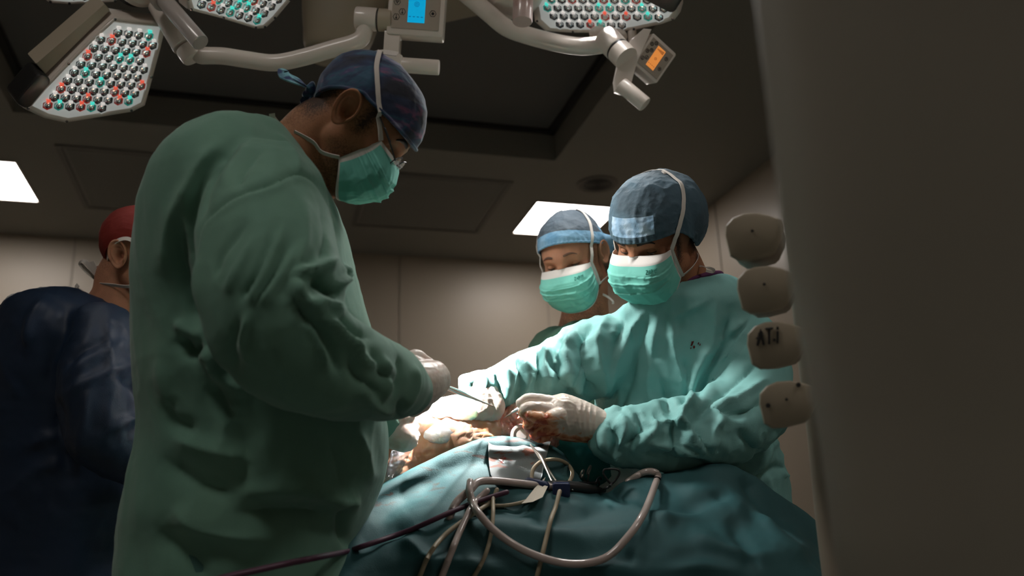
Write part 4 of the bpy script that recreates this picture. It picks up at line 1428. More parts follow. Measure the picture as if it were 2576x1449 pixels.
# gloved right hand seen behind the cuff, holding forceps
M['gloved'] = mat('used_latex', (.78, .68, .60), .38, sss=.1, bump=.15, bscale=60, noise_col=(.62, .33, .22), nscale=22, ramp=(.56, .8))
s = MB()
s.tube(Pz([(1030, 930, 1.47), (1055, 965, 1.475), (1040, 1020, 1.48)]), [.020, .024, .020], 16, 0, True, 3)
s.tube(Pz([(1010, 975, 1.44), (1060, 965, 1.47), (1085, 955, 1.49)]), [.042, .040, .034], 20, 0, True, 3)
s.tube(Pz([(1048, 915, 1.47), (1075, 940, 1.48), (1088, 985, 1.485)]), [.013, .014, .010], 14, 0, True, 3)
s.tube(Pz([(1055, 905, 1.49), (1083, 925, 1.50), (1098, 965, 1.51), (1090, 995, 1.51)]), [.013, .013, .011, .009], 14, 0, True, 3)
s.tube(Pz([(1050, 925, 1.51), (1090, 945, 1.53), (1104, 975, 1.53)]), [.012, .012, .009], 14, 0, True, 3)
s.tube(Pz([(1045, 985, 1.46), (1075, 1000, 1.46), (1096, 988, 1.475), (1103, 970, 1.48)]), [.014, .013, .011, .009], 14, 0, True, 3)
s.tube(Pz([(1030, 1010, 1.47), (1060, 1025, 1.48), (1078, 1010, 1.49)]), [.012, .011, .009], 14, 0, True, 3)
s.tube(Pz([(1030, 900, 1.48), (1048, 897, 1.49), (1060, 905, 1.49)]), [.012, .013, .012], 14, 0, True, 3)
glove('surgical_glove', p1, s, .0020, 4, 'gloved', .0007)
# second glove low behind the gown, on the drape
s = MB()
s.tube(Pz([(950, 1040, 1.70), (985, 1080, 1.70), (1015, 1100, 1.70)]), [.040, .036, .030], 20, 0, True, 3)
for k, (dx, dy) in enumerate(((28, -34), (34, -20), (36, -4), (30, 12))):
    s.tube(Pz([(1005 + k, 1080 + k * 8, 1.70), (1012 + dx * .6, 1085 + dy * .7 + k * 4, 1.71), (1010 + dx, 1088 + dy + k * 5, 1.73)]), [.013, .011, .009], 12, 0, True, 3)
s.tube(Pz([(985, 1070, 1.68), (1010, 1052, 1.69), (1032, 1046, 1.71)]), [.014, .012, .010], 12, 0, True, 3)
glove('surgical_glove', p1, s, .0022, 4, 'gloved', .0006)
add_feet(p1, base1, DH, F1)

# ================================================================== surgeon across the table (aqua gown)
H2 = Head(P(1656, 609, 1.91), (-.60, -.45, .66), (-.27, .87, .35), 1.0)
base2 = P(1740, 1380, 2.02); base2[2] = 0
FW2 = -DH * .75 - np.array([math.cos(YAW), -math.sin(YAW), 0]) * .66; FW2 /= np.linalg.norm(FW2)
RT2 = np.cross(FW2, [0, 0, 1.0])


def ex2(mb):
    mb.loft([RG((1650, 780), (1800, 735), 2.0, .07), RG((1600, 830), (1860, 810), 2.0, .11), RG((1570, 950), (1880, 950), 2.0, .13), RG((1580, 1150), (1900, 1150), 2.02, .13), RG((1580, 1300), (1900, 1300), 2.02, .13), down(RG((1580, 1300), (1900, 1300), 2.02, .13), .80)], 32, 4)


v, f = build_head(H2, .0028, ([H2.w((0, -.02, -.01))[0], H2.w((0, -.035, -.06))[0], P(1722, 735, 1.98), P(1735, 800, 2.0)], [.055, .060, .066, .085]), ex2, ears=False)
lv, lf, _ = legs('p', base2, RT2, FW2).arrays(); m2 = MB(); m2.add(v, f); m2.add(lv, lf); v, f, _ = m2.arrays()


def hair2(L):
    x, y, z = L[:, 0], L[:, 1], L[:, 2]
    side = np.clip(1 - np.abs(y - .032) / .020, 0, 1) * np.clip((z + .055) / .04, 0, 1)
    nape = np.clip((-.02 - y) / .03, 0, 1) * np.clip((z + .075) / .04, 0, 1)
    beard = .45 * np.clip((y - .01) / .03, 0, 1) * np.clip((-.02 - z) / .03, 0, 1)
    return np.clip(np.maximum.reduce([side * .9, nape * .8, beard]), 0, 1)


near = np.linalg.norm(v - H2.o, axis=1) < .2
ha = np.zeros(len(v)); ha[near] = hair2(local(H2, v[near]))
p2 = mk('person', v, f, M['skin2'], None, base2, attr={'hair': ha})
tag(p2, 'surgeon in an aqua gown with purple neckline, facing the viewer across the patient', 'person')
add_eyes(H2, p2, (0, .62, -.78)); add_brows(H2, p2, -.003)


def brim2(a):
    c = math.cos(a)
    t = min(1, max(0, (.55 - c) / .8)); return .042 - .062 * t * t * (3 - 2 * t) - .022 * max(0, -c)


def puff2(D, T, A):
    back = np.clip(-np.cos(A), 0, 1)
    return .016 * back * np.exp(-((T - .25) / .25) ** 2) + .006 * np.exp(-((T - .6) / .3) ** 2)


band2 = lambda t, a: 1 if (.085 < t < .30 and (a < .52 or a > 2 * math.pi - .62)) else 0
cap2, cov2 = add_cap(H2, p2, brim2, (0, -.012, .042), (.092, .116, .108), ['cap2', 'cap2b'], seed=6, amp=.0042, scale=.030, band=band2, gather=.0016, puff=puff2, label='grey blue disposable cap with pale blue forehead pad', top_dir=(0, -.25, 1))
o, G2, N2 = add_mask(H2, p2, seed=4, white_top=.14, fold=.0021, text='ZARYS', top=(.070, .062, .012), bot=(.064, .036, -.062))
for sx in (1, -1):
    add_strap(H2, p2, [(sx * .071, .062, .012), (sx * .082, .042, .045), (sx * .084, .010, .085), (sx * .064, -.022, .115), (sx * .03, -.04, .13), (0, -.045, .13)], .0085, cov2)
    add_strap(H2, p2, [(sx * .071, .062, .012), (sx * .072, .055, -.025), (sx * .066, .036, -.062)], .006, None, offset=.006)
    add_strap(H2, p2, [(sx * .065, .036, -.062), (sx * .070, .005, -.060), (sx * .068, -.03, -.055), (sx * .05, -.06, -.055)], .008, None, offset=.003)
for q, w in (([(1668, 466, 1.88), (1660, 448, 1.87), (1663, 437, 1.865), (1672, 438, 1.86), (1679, 462, 1.87)], .009), ([(1696, 470, 1.88), (1706, 465, 1.87), (1719, 461, 1.865), (1716, 468, 1.86)], .008),
             ([(1752, 668, 1.93), (1775, 672, 1.90), (1795, 678, 1.89), (1792, 684, 1.89), (1776, 681, 1.89)], .006)):
    mb = MB(); q = np.array(Pz(q)); mb.ribbon(q, np.array([RT * .5 * (1 if i % 2 else -1) - fw * .8 + UP * .2 for i in range(len(q))]), w, sub=6)
    out(mb, 'mask_tie_end', M['strap'], p2, fix=False)

torso2 = [RG((1652, 762), (1806, 704), 1.99, .075), RG((1588, 772), (1850, 716), 1.99, .115), RG((1540, 800), (1890, 775), 1.99, .15), RG((1522, 860), (1915, 850), 2.0, .155), RG((1502, 940), (1925, 950), 2.0, .155),
          RG((1497, 1020), (1930, 1050), 2.0, .155), RG((1512, 1090), (1945, 1130), 2.0, .16), RG((1516, 1180), (1972, 1200), 2.02, .165), RG((1520, 1260), (1978, 1255), 2.03, .17), RG((1530, 1380), (1984, 1380), 2.03, .18)]
torso2 += [down(torso2[-1], .55), down(torso2[-1], .32, 1.02)]
armR = [((1590, 845, 1.97), 66), ((1515, 890, 1.93), 95), ((1440, 922, 1.90), 88), ((1360, 948, 1.87), 72), ((1285, 968, 1.84), 62), ((1232, 975, 1.82), 52), ((1196, 974, 1.81), 40)]
armL = [((1842, 805, 1.97), 66), ((1885, 870, 1.92), 80), ((1900, 955, 1.87), 90), ((1872, 1035, 1.83), 98), ((1790, 1078, 1.79), 96), ((1700, 1092, 1.765), 90), ((1620, 1098, 1.75), 80), ((1575, 1100, 1.747), 74), ((1546, 1098, 1.745), 67)]


def parts2(mb):
    mb.loft(torso2, 72, 6, p=2.4)
    for arm in (armR, armL):
        mb.tube([P(*a) for a, r in arm], [r * a[2] / F for a, r in arm], 36, 0, True, 5)


v, f = gown_mesh([parts2], .0052, 7)
g2 = [
    # front panel: long vertical folds
    ([(1625, 775), (1570, 860), (1535, 960), (1525, 1030)], 12, .010), ([(1575, 800), (1550, 880), (1530, 960)], 12, -.010), ([(1660, 780), (1640, 880), (1630, 980), (1650, 1020)], 12, .008),
    ([(1635, 790), (1608, 880), (1588, 980)], 13, -.012), ([(1690, 780), (1700, 900), (1740, 1000), (1700, 1060)], 13, .008), ([(1625, 860), (1660, 960), (1690, 1040)], 12, -.012), ([(1640, 900), (1670, 1000)], 10, .008),
    ([(1800, 760), (1790, 860), (1750, 940), (1735, 1020)], 15, .012), ([(1840, 780), (1810, 880), (1770, 960), (1745, 1020)], 12, -.016), ([(1880, 800), (1830, 840), (1790, 900)], 12, .012),
    ([(1900, 795), (1850, 870), (1800, 920), (1760, 1000)], 10, .009), ([(1905, 830), (1850, 900), (1800, 960)], 9, -.009), ([(1720, 900), (1730, 980), (1715, 1040)], 10, -.010),
    ([(1555, 960), (1560, 1010), (1540, 1040)], 8, .006), ([(1590, 940), (1575, 1000), (1560, 1040)], 7, -.006), ([(1690, 800), (1730, 780), (1790, 750)], 8, .004),
    # arm on the left of the picture
    ([(1530, 790), (1500, 860), (1520, 960), (1500, 1000)], 13, .014), ([(1500, 800), (1460, 870), (1480, 960), (1500, 990)], 14, -.016), ([(1450, 830), (1420, 880), (1440, 960), (1480, 1000)], 14, .015), ([(1420, 840), (1395, 900), (1410, 960)], 12, -.014),
    ([(1385, 860), (1370, 920), (1385, 990)], 12, .014), ([(1350, 880), (1355, 930), (1345, 990)], 10, -.014), ([(1320, 890), (1330, 950), (1310, 1005)], 10, .012), ([(1295, 905), (1310, 960), (1290, 1020)], 9, -.012), ([(1265, 915), (1285, 960), (1262, 1025)], 9, .011),
    ([(1240, 925), (1255, 970), (1235, 1015)], 8, -.009), ([(1215, 932), (1225, 965), (1212, 1000)], 8, .008), ([(1470, 900), (1430, 1000), (1460, 1020)], 9, -.010), ([(1370, 880), (1410, 930), (1450, 990)], 8, .010),
    # arm on the right: shoulder, elbow and wrist crumples
    ([(1880, 860), (1830, 920), (1770, 1000)], 12, .013), ([(1920, 900), (1850, 960), (1780, 1020)], 12, -.012), ([(1930, 950), (1860, 1000), (1800, 1010)], 12, .012), ([(1940, 1000), (1860, 1040), (1780, 1020)], 12, -.012),
    ([(1760, 1000), (1720, 1030), (1700, 1080)], 10, .014), ([(1790, 1010), (1750, 1060), (1760, 1130)], 12, -.014), ([(1830, 1040), (1790, 1090), (1790, 1150)], 12, .013), ([(1720, 1040), (1740, 1100), (1790, 1160)], 10, .013),
    ([(1690, 1040), (1700, 1110), (1680, 1160)], 12, -.014), ([(1640, 1040), (1650, 1080), (1610, 1110), (1590, 1140)], 10, .016), ([(1600, 1040), (1610, 1090), (1570, 1120)], 12, -.016), ([(1560, 1045), (1575, 1080), (1545, 1140)], 10, .014),
    ([(1530, 1060), (1550, 1110), (1530, 1150)], 9, -.014), ([(1510, 1080), (1530, 1130), (1570, 1165)], 9, .014), ([(1620, 1110), (1700, 1130), (1780, 1150)], 8, .012), ([(1600, 1130), (1700, 1155), (1790, 1170)], 11, -.010), ([(1660, 1050), (1730, 1070), (1740, 1120)], 9, .010),
    ([(1860, 1080), (1900, 1130), (1960, 1110)], 14, -.012), ([(1900, 1180), (1930, 1130), (1975, 1100)], 14, .014), ([(1880, 1220), (1940, 1180), (1985, 1180)], 12, -.010), ([(1930, 1190), (1940, 1250), (1950, 1300)], 10, .008),
]
v = folds(v, f, g2)
q, Zq = proj(v)
arms = np.clip((1530 - q[:, 0]) / 60, 0, 1) + np.clip((q[:, 1] - 985) / 40, 0, 1) * np.clip((q[:, 0] - 1490) / 20, 0, 1) * (q[:, 1] < 1200) * (Zq < 1.95)
arms = np.clip(arms, .22, 1)
v = wrinkle(v, f, .0110, .075, 21, (1, 1, 1), True, arms, 3)
v = wrinkle(v, f, .0022, .030, 12, (1, 1, .6), True)
go2 = mk('surgical_gown', v, f, M['gown2'], p2); go2['label'] = 'aqua paper gown with creased sleeves'
# purple neck binding
mb = MB(); pts = [];
c_, A_, B_ = torso2[0]
for a in np.linspace(0, 2 * np.pi, 41):
    pts.append(c_ + A_ * 1.10 * math.cos(a) + B_ * 1.12 * math.sin(a) + np.array([0, 0, .004]))
mb.tube(pts, .0052, 10, 0, False, 2)
out(mb, 'neck_binding', M['purple'], go2)
mb = MB(); mb.ribbon(np.array(Pz([(1800, 700, 1.96), (1825, 706, 1.96), (1852, 716, 1.96)])), np.array([-fw + UP, -fw + UP, -fw + UP]), .012, sub=5, th=.001)
out(mb, 'neck_tie', M['purple'], go2, fix=False)
mb = MB()
mb.loft([RG((1665, 762), (1795, 708), 1.99, .06), RG((1668, 752), (1796, 700), 1.99, .062), RG((1655, 770), (1800, 722), 1.99, .07)], 40, 3)
out(mb, 'scrub_collar', M['gown3'], p2)
# small dark blood spots on the chest
M['blood'] = mat('dried_blood', (.10, .012, .008), .5)
M['bloodf'] = mat('fresh_blood', (.30, .02, .01), .3)


def splat(name, parent, spots, mt, vv, lift=.0012, seed=1):
    """thin irregular stains lying on the cloth surface: px positions projected on the nearest cloth point"""
    q, Zq = proj(vv); rnd = random.Random(seed); mb = MB()
    for x, y, rx, ry, ang in spots:
        k = np.where((np.abs(q[:, 0] - x) < 14) & (np.abs(q[:, 1] - y) < 14))[0]
        if len(k) == 0: continue
        Z = Zq[k].min() - lift
        ring = []
        for t in range(12):
            a = 2 * math.pi * t / 12; rr = 1 + rnd.uniform(-.35, .35)
            ex, ey = rx * rr * math.cos(a), ry * rr * math.sin(a)
            X = x + ex * math.cos(ang) - ey * math.sin(ang); Y = y + ex * math.sin(ang) + ey * math.cos(ang)
            kk = np.argmin((q[:, 0] - X) ** 2 + (q[:, 1] - Y) ** 2 + (Zq > Z + .06) * 1e6)
            ring.append(P(X, Y, Zq[kk] - lift))
        c = np.mean(ring, 0) - fw * .0004
        mb.add(ring + [c], [(i, (i + 1) % 12, 12) for i in range(12)])
    return out(mb, name, mt, parent, fix=False, smooth=True)


splat('blood_stain', go2, [(1741, 864, 3, 7, .4), (1746, 873, 2.5, 4, 0), (1757, 864, 1.4, 3, .3), (1738, 876, 1.5, 2.4, 0), (1761, 867, 1.2, 2.5, .2)], M['blood'], v, seed=3)['label'] = 'dark dried blood spots'

# gloved left hand with a needle driver
mg = mat('stained_latex', (.80, .70, .61), .36, sss=.12, bump=.25, bscale=70, coat=.1)
nt = mg.node_tree; b = nt.nodes['Principled BSDF']
tc = nt.nodes.new('ShaderNodeTexCoord'); nz = nt.nodes.new('ShaderNodeTexNoise'); nz.inputs['Scale'].default_value = 34; nz.inputs['Detail'].default_value = 6; nz.inputs['Distortion'].default_value = 1.5
nt.links.new(tc.outputs['Object'], nz.inputs['Vector'])
at = nt.nodes.new('ShaderNodeAttribute'); at.attribute_name = 'stain'
ad = nt.nodes.new('ShaderNodeMath'); ad.operation = 'MULTIPLY_ADD'; nt.links.new(at.outputs['Fac'], ad.inputs[0]); ad.inputs[1].default_value = .42; nt.links.new(nz.outputs['Fac'], ad.inputs[2])
rp = nt.nodes.new('ShaderNodeValToRGB'); e = rp.color_ramp.elements
e[0].position = .70; e[0].color = (.80, .70, .61, 1); e[1].position = .78; e[1].color = (.78, .46, .28, 1); q_ = e.new(.90); q_.color = (.62, .24, .11, 1); q_ = e.new(.97); q_.color = (.38, .07, .03, 1)
nt.links.new(ad.outputs[0], rp.inputs['Fac']); nt.links.new(rp.outputs['Color'], b.inputs['Base Color'])
s = MB()
s.tube(Pz([(1540, 1092, 1.75), (1490, 1068, 1.745), (1448, 1050, 1.74), (1405, 1040, 1.735), (1378, 1032, 1.735)]), [.036, .0365, .038, .041, .030], 28, 0, True, 4)
s.tube(Pz([(1400, 1075, 1.735), (1430, 1080, 1.74), (1480, 1090, 1.745)]), [.022, .024, .020], 20, 0, True, 3)
Q = [
    ([(1395, 1016, 1.73), (1355, 1006, 1.725), (1326, 1004, 1.72), (1309, 1014, 1.715)], [.016, .0125, .0110, .0095]),
    ([(1400, 1040, 1.715), (1360, 1028, 1.705), (1330, 1026, 1.70), (1316, 1036, 1.70), (1322, 1044, 1.705)], [.018, .0135, .0120, .0105, .009]),
    ([(1398, 1062, 1.71), (1358, 1056, 1.70), (1332, 1062, 1.70), (1330, 1074, 1.71), (1346, 1080, 1.72)], [.017, .0130, .0115, .0105, .009]),
    ([(1398, 1078, 1.715), (1364, 1082, 1.705), (1346, 1092, 1.71), (1356, 1102, 1.72), (1374, 1100, 1.725)], [.016, .0125, .0110, .010, .009]),
    ([(1408, 1045, 1.70), (1378, 1052, 1.69), (1352, 1050, 1.688), (1334, 1044, 1.69)], [.016, .0130, .0118, .0100]),
]
for pts, rr in Q: s.tube(Pz(pts), rr, 16, 0, True, 5)
v, f, _ = s.arrays(); v, f = rebuild(v, f, .0017, 3)
q, Zq = proj(v)
hf = [([(1462, 1010), (1456, 1060), (1462, 1105)], 4, .0022), ([(1474, 1012), (1468, 1060), (1476, 1110)], 4, .0020), ([(1486, 1015), (1481, 1065), (1488, 1112)], 4, .0022), ([(1450, 1012), (1446, 1050), (1448, 1095)], 4, -.0015), ([(1500, 1022), (1496, 1070), (1500, 1118)], 4, .0018),
      ([(1420, 1050), (1432, 1080), (1440, 1100)], 4, .0018), ([(1405, 1065), (1425, 1095)], 4, .0015), ([(1370, 1030), (1374, 1050)], 4, -.003), ([(1390, 1000), (1410, 1010), (1440, 1012)], 6, .0015)]
v = folds(v, f, hf); v = wrinkle(v, f, .0008, .012, 4)
q, Zq = proj(v)
st = np.clip((1440 - q[:, 0]) / 70, 0, 1) * np.clip((q[:, 1] - 1022) / 26, 0, 1) + np.clip((q[:, 1] - 1088) / 14, 0, 1) * .8
gh = mk('surgical_glove', v, f, mg, p2, attr={'stain': np.clip(st, 0, 1)}); gh['label'] = 'cream latex glove smeared with orange brown stains'
# other gloved hand in the bright light
s = MB()
s.tube(Pz([(1205, 975, 1.81), (1215, 1000, 1.80), (1225, 1022, 1.79)]), [.036, .038, .034], 22, 0, True, 4)
for k, (x0, y0, x1, y1) in enumerate(((1200, 1020, 1178, 1048), (1212, 1028, 1196, 1058), (1226, 1032, 1215, 1062), (1240, 1028, 1236, 1056))):
    s.tube(Pz([(x0, y0, 1.785), ((x0 + x1) / 2 - 4, (y0 + y1) / 2, 1.775), (x1, y1, 1.78)]), [.0135, .0115, .0095], 14, 0, True, 4)
s.tube(Pz([(1245, 1000, 1.78), (1256, 1025, 1.77), (1250, 1045, 1.77)]), [.015, .0125, .010], 14, 0, True, 4)
glove('surgical_glove', p2, s, .002, 3, 'gloved', .0007)
add_feet(p2, base2, RT2, FW2)

# ================================================================== assistant behind (light blue cap)
H3 = Head(P(1446, 657, 2.32), (-.37, -.35, .86), (-.30, .88, .24), 1.0)
base3 = P(1475, 1380, 2.42); base3[2] = 0
FW3 = -DH; RT3 = np.cross(FW3, [0, 0, 1.0])


def ex3(mb):
    mb.loft([RG((1420, 840), (1530, 820), 2.42, .07), RG((1390, 880), (1560, 870), 2.42, .10), RG((1390, 980), (1570, 980), 2.42, .11), down(RG((1390, 980), (1570, 980), 2.42, .11), .80)], 28, 4)


v, f = build_head(H3, .0032, ([H3.w((0, -.02, -.01))[0], H3.w((0, -.03, -.06))[0], P(1472, 785, 2.37), P(1472, 840, 2.40)], [.055, .060, .064, .08]), ex3, es=.96)
lv, lf, _ = legs('p', base3, RT3, FW3).arrays(); m2 = MB(); m2.add(v, f); m2.add(lv, lf); v, f, _ = m2.arrays()
near = np.linalg.norm(v - H3.o, axis=1) < .2
ha = np.zeros(len(v)); L = local(H3, v[near]); ha[near] = .45 * np.clip((L[:, 1] - .0) / .03, 0, 1) * np.clip((-.02 - L[:, 2]) / .03, 0, 1) + .5 * np.clip(1 - np.abs(L[:, 1] - .03) / .02, 0, 1) * np.clip((L[:, 2] + .03) / .03, 0, 1)
p3 = mk('person', v, f, M['skin3'], None, base3, attr={'hair': ha})
tag(p3, 'masked person in a light blue cap standing behind, beyond the aqua gowned surgeon', 'person')
add_eyes(H3, p3, (0, .65, -.76)); add_brows(H3, p3, .002, .75, 'brow3')
brim3 = lambda a: .078 * max(0, math.cos(a)) + .030 * (1 - abs(math.cos(a))) - .045 * max(0, -math.cos(a))

puff3 = lambda D, T, A: .042 * np.exp(-((np.cos(A) + .7) / .45) ** 2) * np.exp(-((T - .12) / .13) ** 2) * (1 + .3 * np.sin(A * 18))
cap3, cov3 = add_cap(H3, p3, brim3, (0, -.006, .046), (.083, .108, .092), ['cap3', 'cap3b'], seed=16, amp=.0028, scale=.03, band=lambda t, a: 1 if (t < .25 or (t < .40 and math.cos(a) < -.2)) else 0, gather=.0012, puff=puff3, label='grey crown disposable cap with light blue band and gathered back')
add_mask(H3, p3, seed=8, white_top=.15, fold=.003, text='ZARYS', top=(.068, .062, .006), bot=(.063, .038, -.062))
for sx in (1, -1):
    add_strap(H3, p3, [(sx * .070, .062, .006), (sx * .080, .045, .045), (sx * .085, .015, .09), (sx * .06, -.03, .13), (0, -.045, .14)], .008, cov3)
    add_strap(H3, p3, [(sx * .070, .062, .006), (sx * .071, .055, -.028), (sx * .065, .038, -.062)], .006, None, offset=.006)
    add_strap(H3, p3, [(sx * .064, .038, -.062), (sx * .069, .005, -.062), (sx * .066, -.035, -.065), (sx * .04, -.065, -.07)], .008, None, offset=.003)
mb = MB(); q = np.array(Pz([(1500, 738, 2.33), (1520, 742, 2.32), (1540, 756, 2.32), (1542, 765, 2.32)])); mb.ribbon(q, np.array([-fw, -fw, -fw + UP, -fw]), .006, sub=5)
out(mb, 'mask_tie_end', M['strap'], p3, fix=False)
t3 = [RG((1424, 822), (1530, 802), 2.40, .075), RG((1390, 845), (1560, 835), 2.40, .12), RG((1352, 872), (1590, 865), 2.42, .17), RG((1335, 920), (1605, 920), 2.42, .17), RG((1345, 1010), (1600, 1010), 2.42, .16), RG((1350, 1150), (1600, 1150), 2.42, .16), RG((1345, 1350), (1600, 1350), 2.43, .17)]
t3 += [down(t3[-1], .60), down(t3[-1], .36)]


def parts3(mb):
    mb.loft(t3, 64, 5)
    mb.tube(Pz([(1395, 890, 2.38), (1378, 960, 2.34), (1385, 1040, 2.28), (1440, 1100, 2.20)]), [.075, .070, .062, .052], 28, 0, True, 5)
    mb.tube(Pz([(1560, 890, 2.38), (1580, 960, 2.36), (1580, 1040, 2.32), (1540, 1110, 2.24)]), [.075, .070, .062, .052], 28, 0, True, 5)


v, f = gown_mesh([parts3], .008, 7); v = wrinkle(v, f, .006, .10, 31, (1, 1, .5))
mk('surgical_gown', v, f, M['gown3'], p3)['label'] = 'dull green gown'
for sx, (x, y, z) in ((1, (1446, 1108, 2.17)), (-1, (1532, 1116, 2.21))):
    s = MB(); s.tube(Pz([(x, y, z), (x + 14 * sx, y + 14, z - .04)]), [.030, .032], 18, 0, True, 3)
    for k in range(4): s.tube(Pz([(x + 6 * sx + k * 9 - 12, y + 20, z - .05), (x + 14 * sx + k * 9 - 12, y + 38, z - .08), (x + 16 * sx + k * 8 - 12, y + 50, z - .06)]), [.012, .0105, .009], 12, 0, True, 3)
    s.tube(Pz([(x + 24 * sx, y + 8, z - .03), (x + 32 * sx, y + 26, z - .06)]), [.013, .010], 12, 0, True, 3)
    glove('surgical_glove', p3, s, .0025, 3, 'glove', 0)
add_feet(p3, base3, RT3, FW3)

# ================================================================== person in navy, red cap, at the left
H4 = Head(P(350, 650, 2.2), (.97, -.16, .12), (.14, .97, .04), 1.0)
base4 = P(190, 1380, 2.22); base4[2] = 0
FW4 = np.array([math.cos(YAW), -math.sin(YAW), 0]); RT4 = np.cross(FW4, [0, 0, 1.0])


def ex4(mb):
    mb.loft([RG((215, 770), (345, 830), 2.2, .09), RG((140, 820), (370, 890), 2.2, .14), RG((110, 950), (370, 1000), 2.2, .15), RG((90, 1200), (360, 1220), 2.2, .14), down(RG((90, 1200), (360, 1220), 2.2, .14), .80)], 28, 4)


v, f = build_head(H4, .0032, ([H4.w((0, -.015, -.01))[0], H4.w((0, -.040, -.05))[0], P(298, 745, 2.2), P(275, 810, 2.2)], [.058, .060, .064, .085]), ex4)
lv, lf, _ = legs('p', base4, RT4, FW4).arrays(); m2 = MB(); m2.add(v, f); m2.add(lv, lf); v, f, _ = m2.arrays()
near = np.linalg.norm(v - H4.o, axis=1) < .2
ha = np.zeros(len(v)); L = local(H4, v[near]); ha[near] = .42 * np.clip((L[:, 1] - .03) / .03, 0, 1) * np.clip((-.03 - L[:, 2]) / .03, 0, 1) + .34 * np.clip((-.03 - L[:, 1]) / .03, 0, 1) * np.clip((L[:, 2] + .07) / .05, 0, 1)
p4 = mk('person', v, f, M['skin4'], None, base4, attr={'hair': ha})
tag(p4, 'person in a navy gown and red cap at the left edge behind the tall surgeon', 'person')
add_eyes(H4, p4); add_brows(H4, p4)
brim4 = lambda a: .048 + .006 * max(0, math.cos(a)) - .088 * max(0, -math.cos(a)) ** 1.3
cap4, cov4 = add_cap(H4, p4, brim4, (0, .002, .042), (.082, .106, .090), ['capred'], seed=26, amp=.0018, scale=.03, label='dark red cloth cap')
mb = MB()
for i, (a, b) in enumerate((((252, 690, 2.2), (240, 672, 2.2)), ((250, 692, 2.2), (242, 690, 2.19)))):
    mb.ribbon(np.array([P(*a), (P(*a) + P(*b)) / 2, P(*b)]), np.array([-fw, -fw + RT * .4, -fw]), .014, sub=4, th=.001)
out(mb, 'cap_tie', M['capred'], cap4, fix=False)
add_mask(H4, p4, seed=12, white_top=.12, top=(.068, .066, .010))
for sx in (1, -1):
    add_strap(H4, p4, [(sx * .069, .066, .010), (sx * .078, .030, .040), (sx * .080, .006, .046), (sx * .082, -.022, .032), (sx * .076, -.05, .004), (sx * .05, -.085, -.030), (sx * .01, -.10, -.050)], .010, cov4)
    add_strap(H4, p4, [(sx * .064, .044, -.060), (sx * .068, .015, -.068), (sx * .068, -.02, -.070), (sx * .060, -.055, -.074), (sx * .02, -.09, -.078)], .010, None, offset=.004)
for q, w in (([(248, 705, 2.2), (228, 690, 2.19), (205, 668, 2.185), (204, 659, 2.18), (214, 658, 2.175), (230, 676, 2.18), (250, 702, 2.19)], .011), ([(250, 703, 2.2), (240, 682, 2.19), (230, 658, 2.185)], .012),
             ([(205, 734, 2.18), (192, 728, 2.175), (190, 724, 2.17), (197, 716, 2.17)], .012)):
    mb = MB(); q = np.array(Pz(q)); mb.ribbon(q, np.array([-fw * .7 + UP * .5 + RT * .1 * (i % 2) for i in range(len(q))]), w, sub=6)
    out(mb, 'mask_tie_end', M['strap'], p4, fix=False)
t4 = [RG((208, 738), (318, 785), 2.2, .085), RG((180, 736), (352, 815), 2.2, .11), RG((120, 748), (385, 860), 2.2, .16), RG((58, 775), (410, 905), 2.2, .20), RG((28, 850), (425, 950), 2.2, .22), RG((5, 950), (425, 1010), 2.2, .22), RG((-30, 1050), (420, 1080), 2.2, .21),
      RG((-50, 1180), (400, 1190), 2.2, .21), RG((-60, 1300), (400, 1300), 2.2, .22), RG((-70, 1430), (400, 1430), 2.2, .23)]
t4 += [down(t4[-1], .55), down(t4[-1], .34)]


def parts4(mb):
    mb.loft(t4, 64, 5)
    mb.tube(Pz([(255, 850, 2.05), (245, 960, 1.98), (260, 1080, 1.95), (330, 1150, 1.98), (400, 1180, 2.05)]), [.085, .085, .080, .062, .05], 28, 0, True, 5)
    mb.tube(Pz([(85, 800, 2.30), (60, 900, 2.36), (60, 1000, 2.36), (140, 1080, 2.3)]), [.075, .075, .07, .06], 28, 0, True, 5)


v, f = gown_mesh([parts4], .0078, 7)
g4 = [([(120, 750), (85, 800), (70, 880)], 16, .014), ([(170, 760), (150, 840), (120, 920), (130, 1010)], 22, -.016), ([(270, 790), (275, 880), (280, 960)], 10, .007), ([(160, 960), (230, 900), (290, 880)], 12, .010), ([(150, 930), (210, 880), (280, 850)], 12, -.009),
      ([(170, 990), (240, 950), (330, 920)], 12, .009), ([(140, 1000), (150, 1100), (180, 1190)], 20, -.014), ([(230, 960), (210, 1060), (200, 1180)], 14, .008), ([(60, 1130), (140, 1100), (200, 1180)], 18, .010), ([(290, 940), (350, 990), (370, 1040)], 12, -.010),
      ([(310, 900), (350, 960), (375, 990)], 10, .008), ([(20, 1240), (100, 1180), (170, 1170)], 20, .008), ([(270, 1090), (320, 1060), (370, 1050)], 14, .010)]
v = folds(v, f, g4); v = wrinkle(v, f, .0050, .07, 41, (1, 1, .7)); v = wrinkle(v, f, .0015, .03, 43)
mk('surgical_gown', v, f, M['navy'], p4)['label'] = 'navy disposable gown'
s = MB(); s.tube(Pz([(400, 1180, 2.05), (440, 1190, 2.10)]), [.034, .036], 18, 0, True, 3)
for k in range(4): s.tube(Pz([(440, 1172 + k * 12, 2.09), (475, 1178 + k * 12, 2.12), (492, 1192 + k * 10, 2.12)]), [.013, .0115, .0095], 12, 0, True, 3)
s.tube(Pz([(415, 1168, 2.04), (445, 1155, 2.05), (468, 1158, 2.07)]), [.014, .0125, .010], 12, 0, True, 3)
glove('surgical_glove', p4, s, .0025, 3, 'glove', 0)
s = MB(); s.tube(Pz([(140, 1085, 2.30), (185, 1100, 2.26)]), [.034, .036], 18, 0, True, 3)
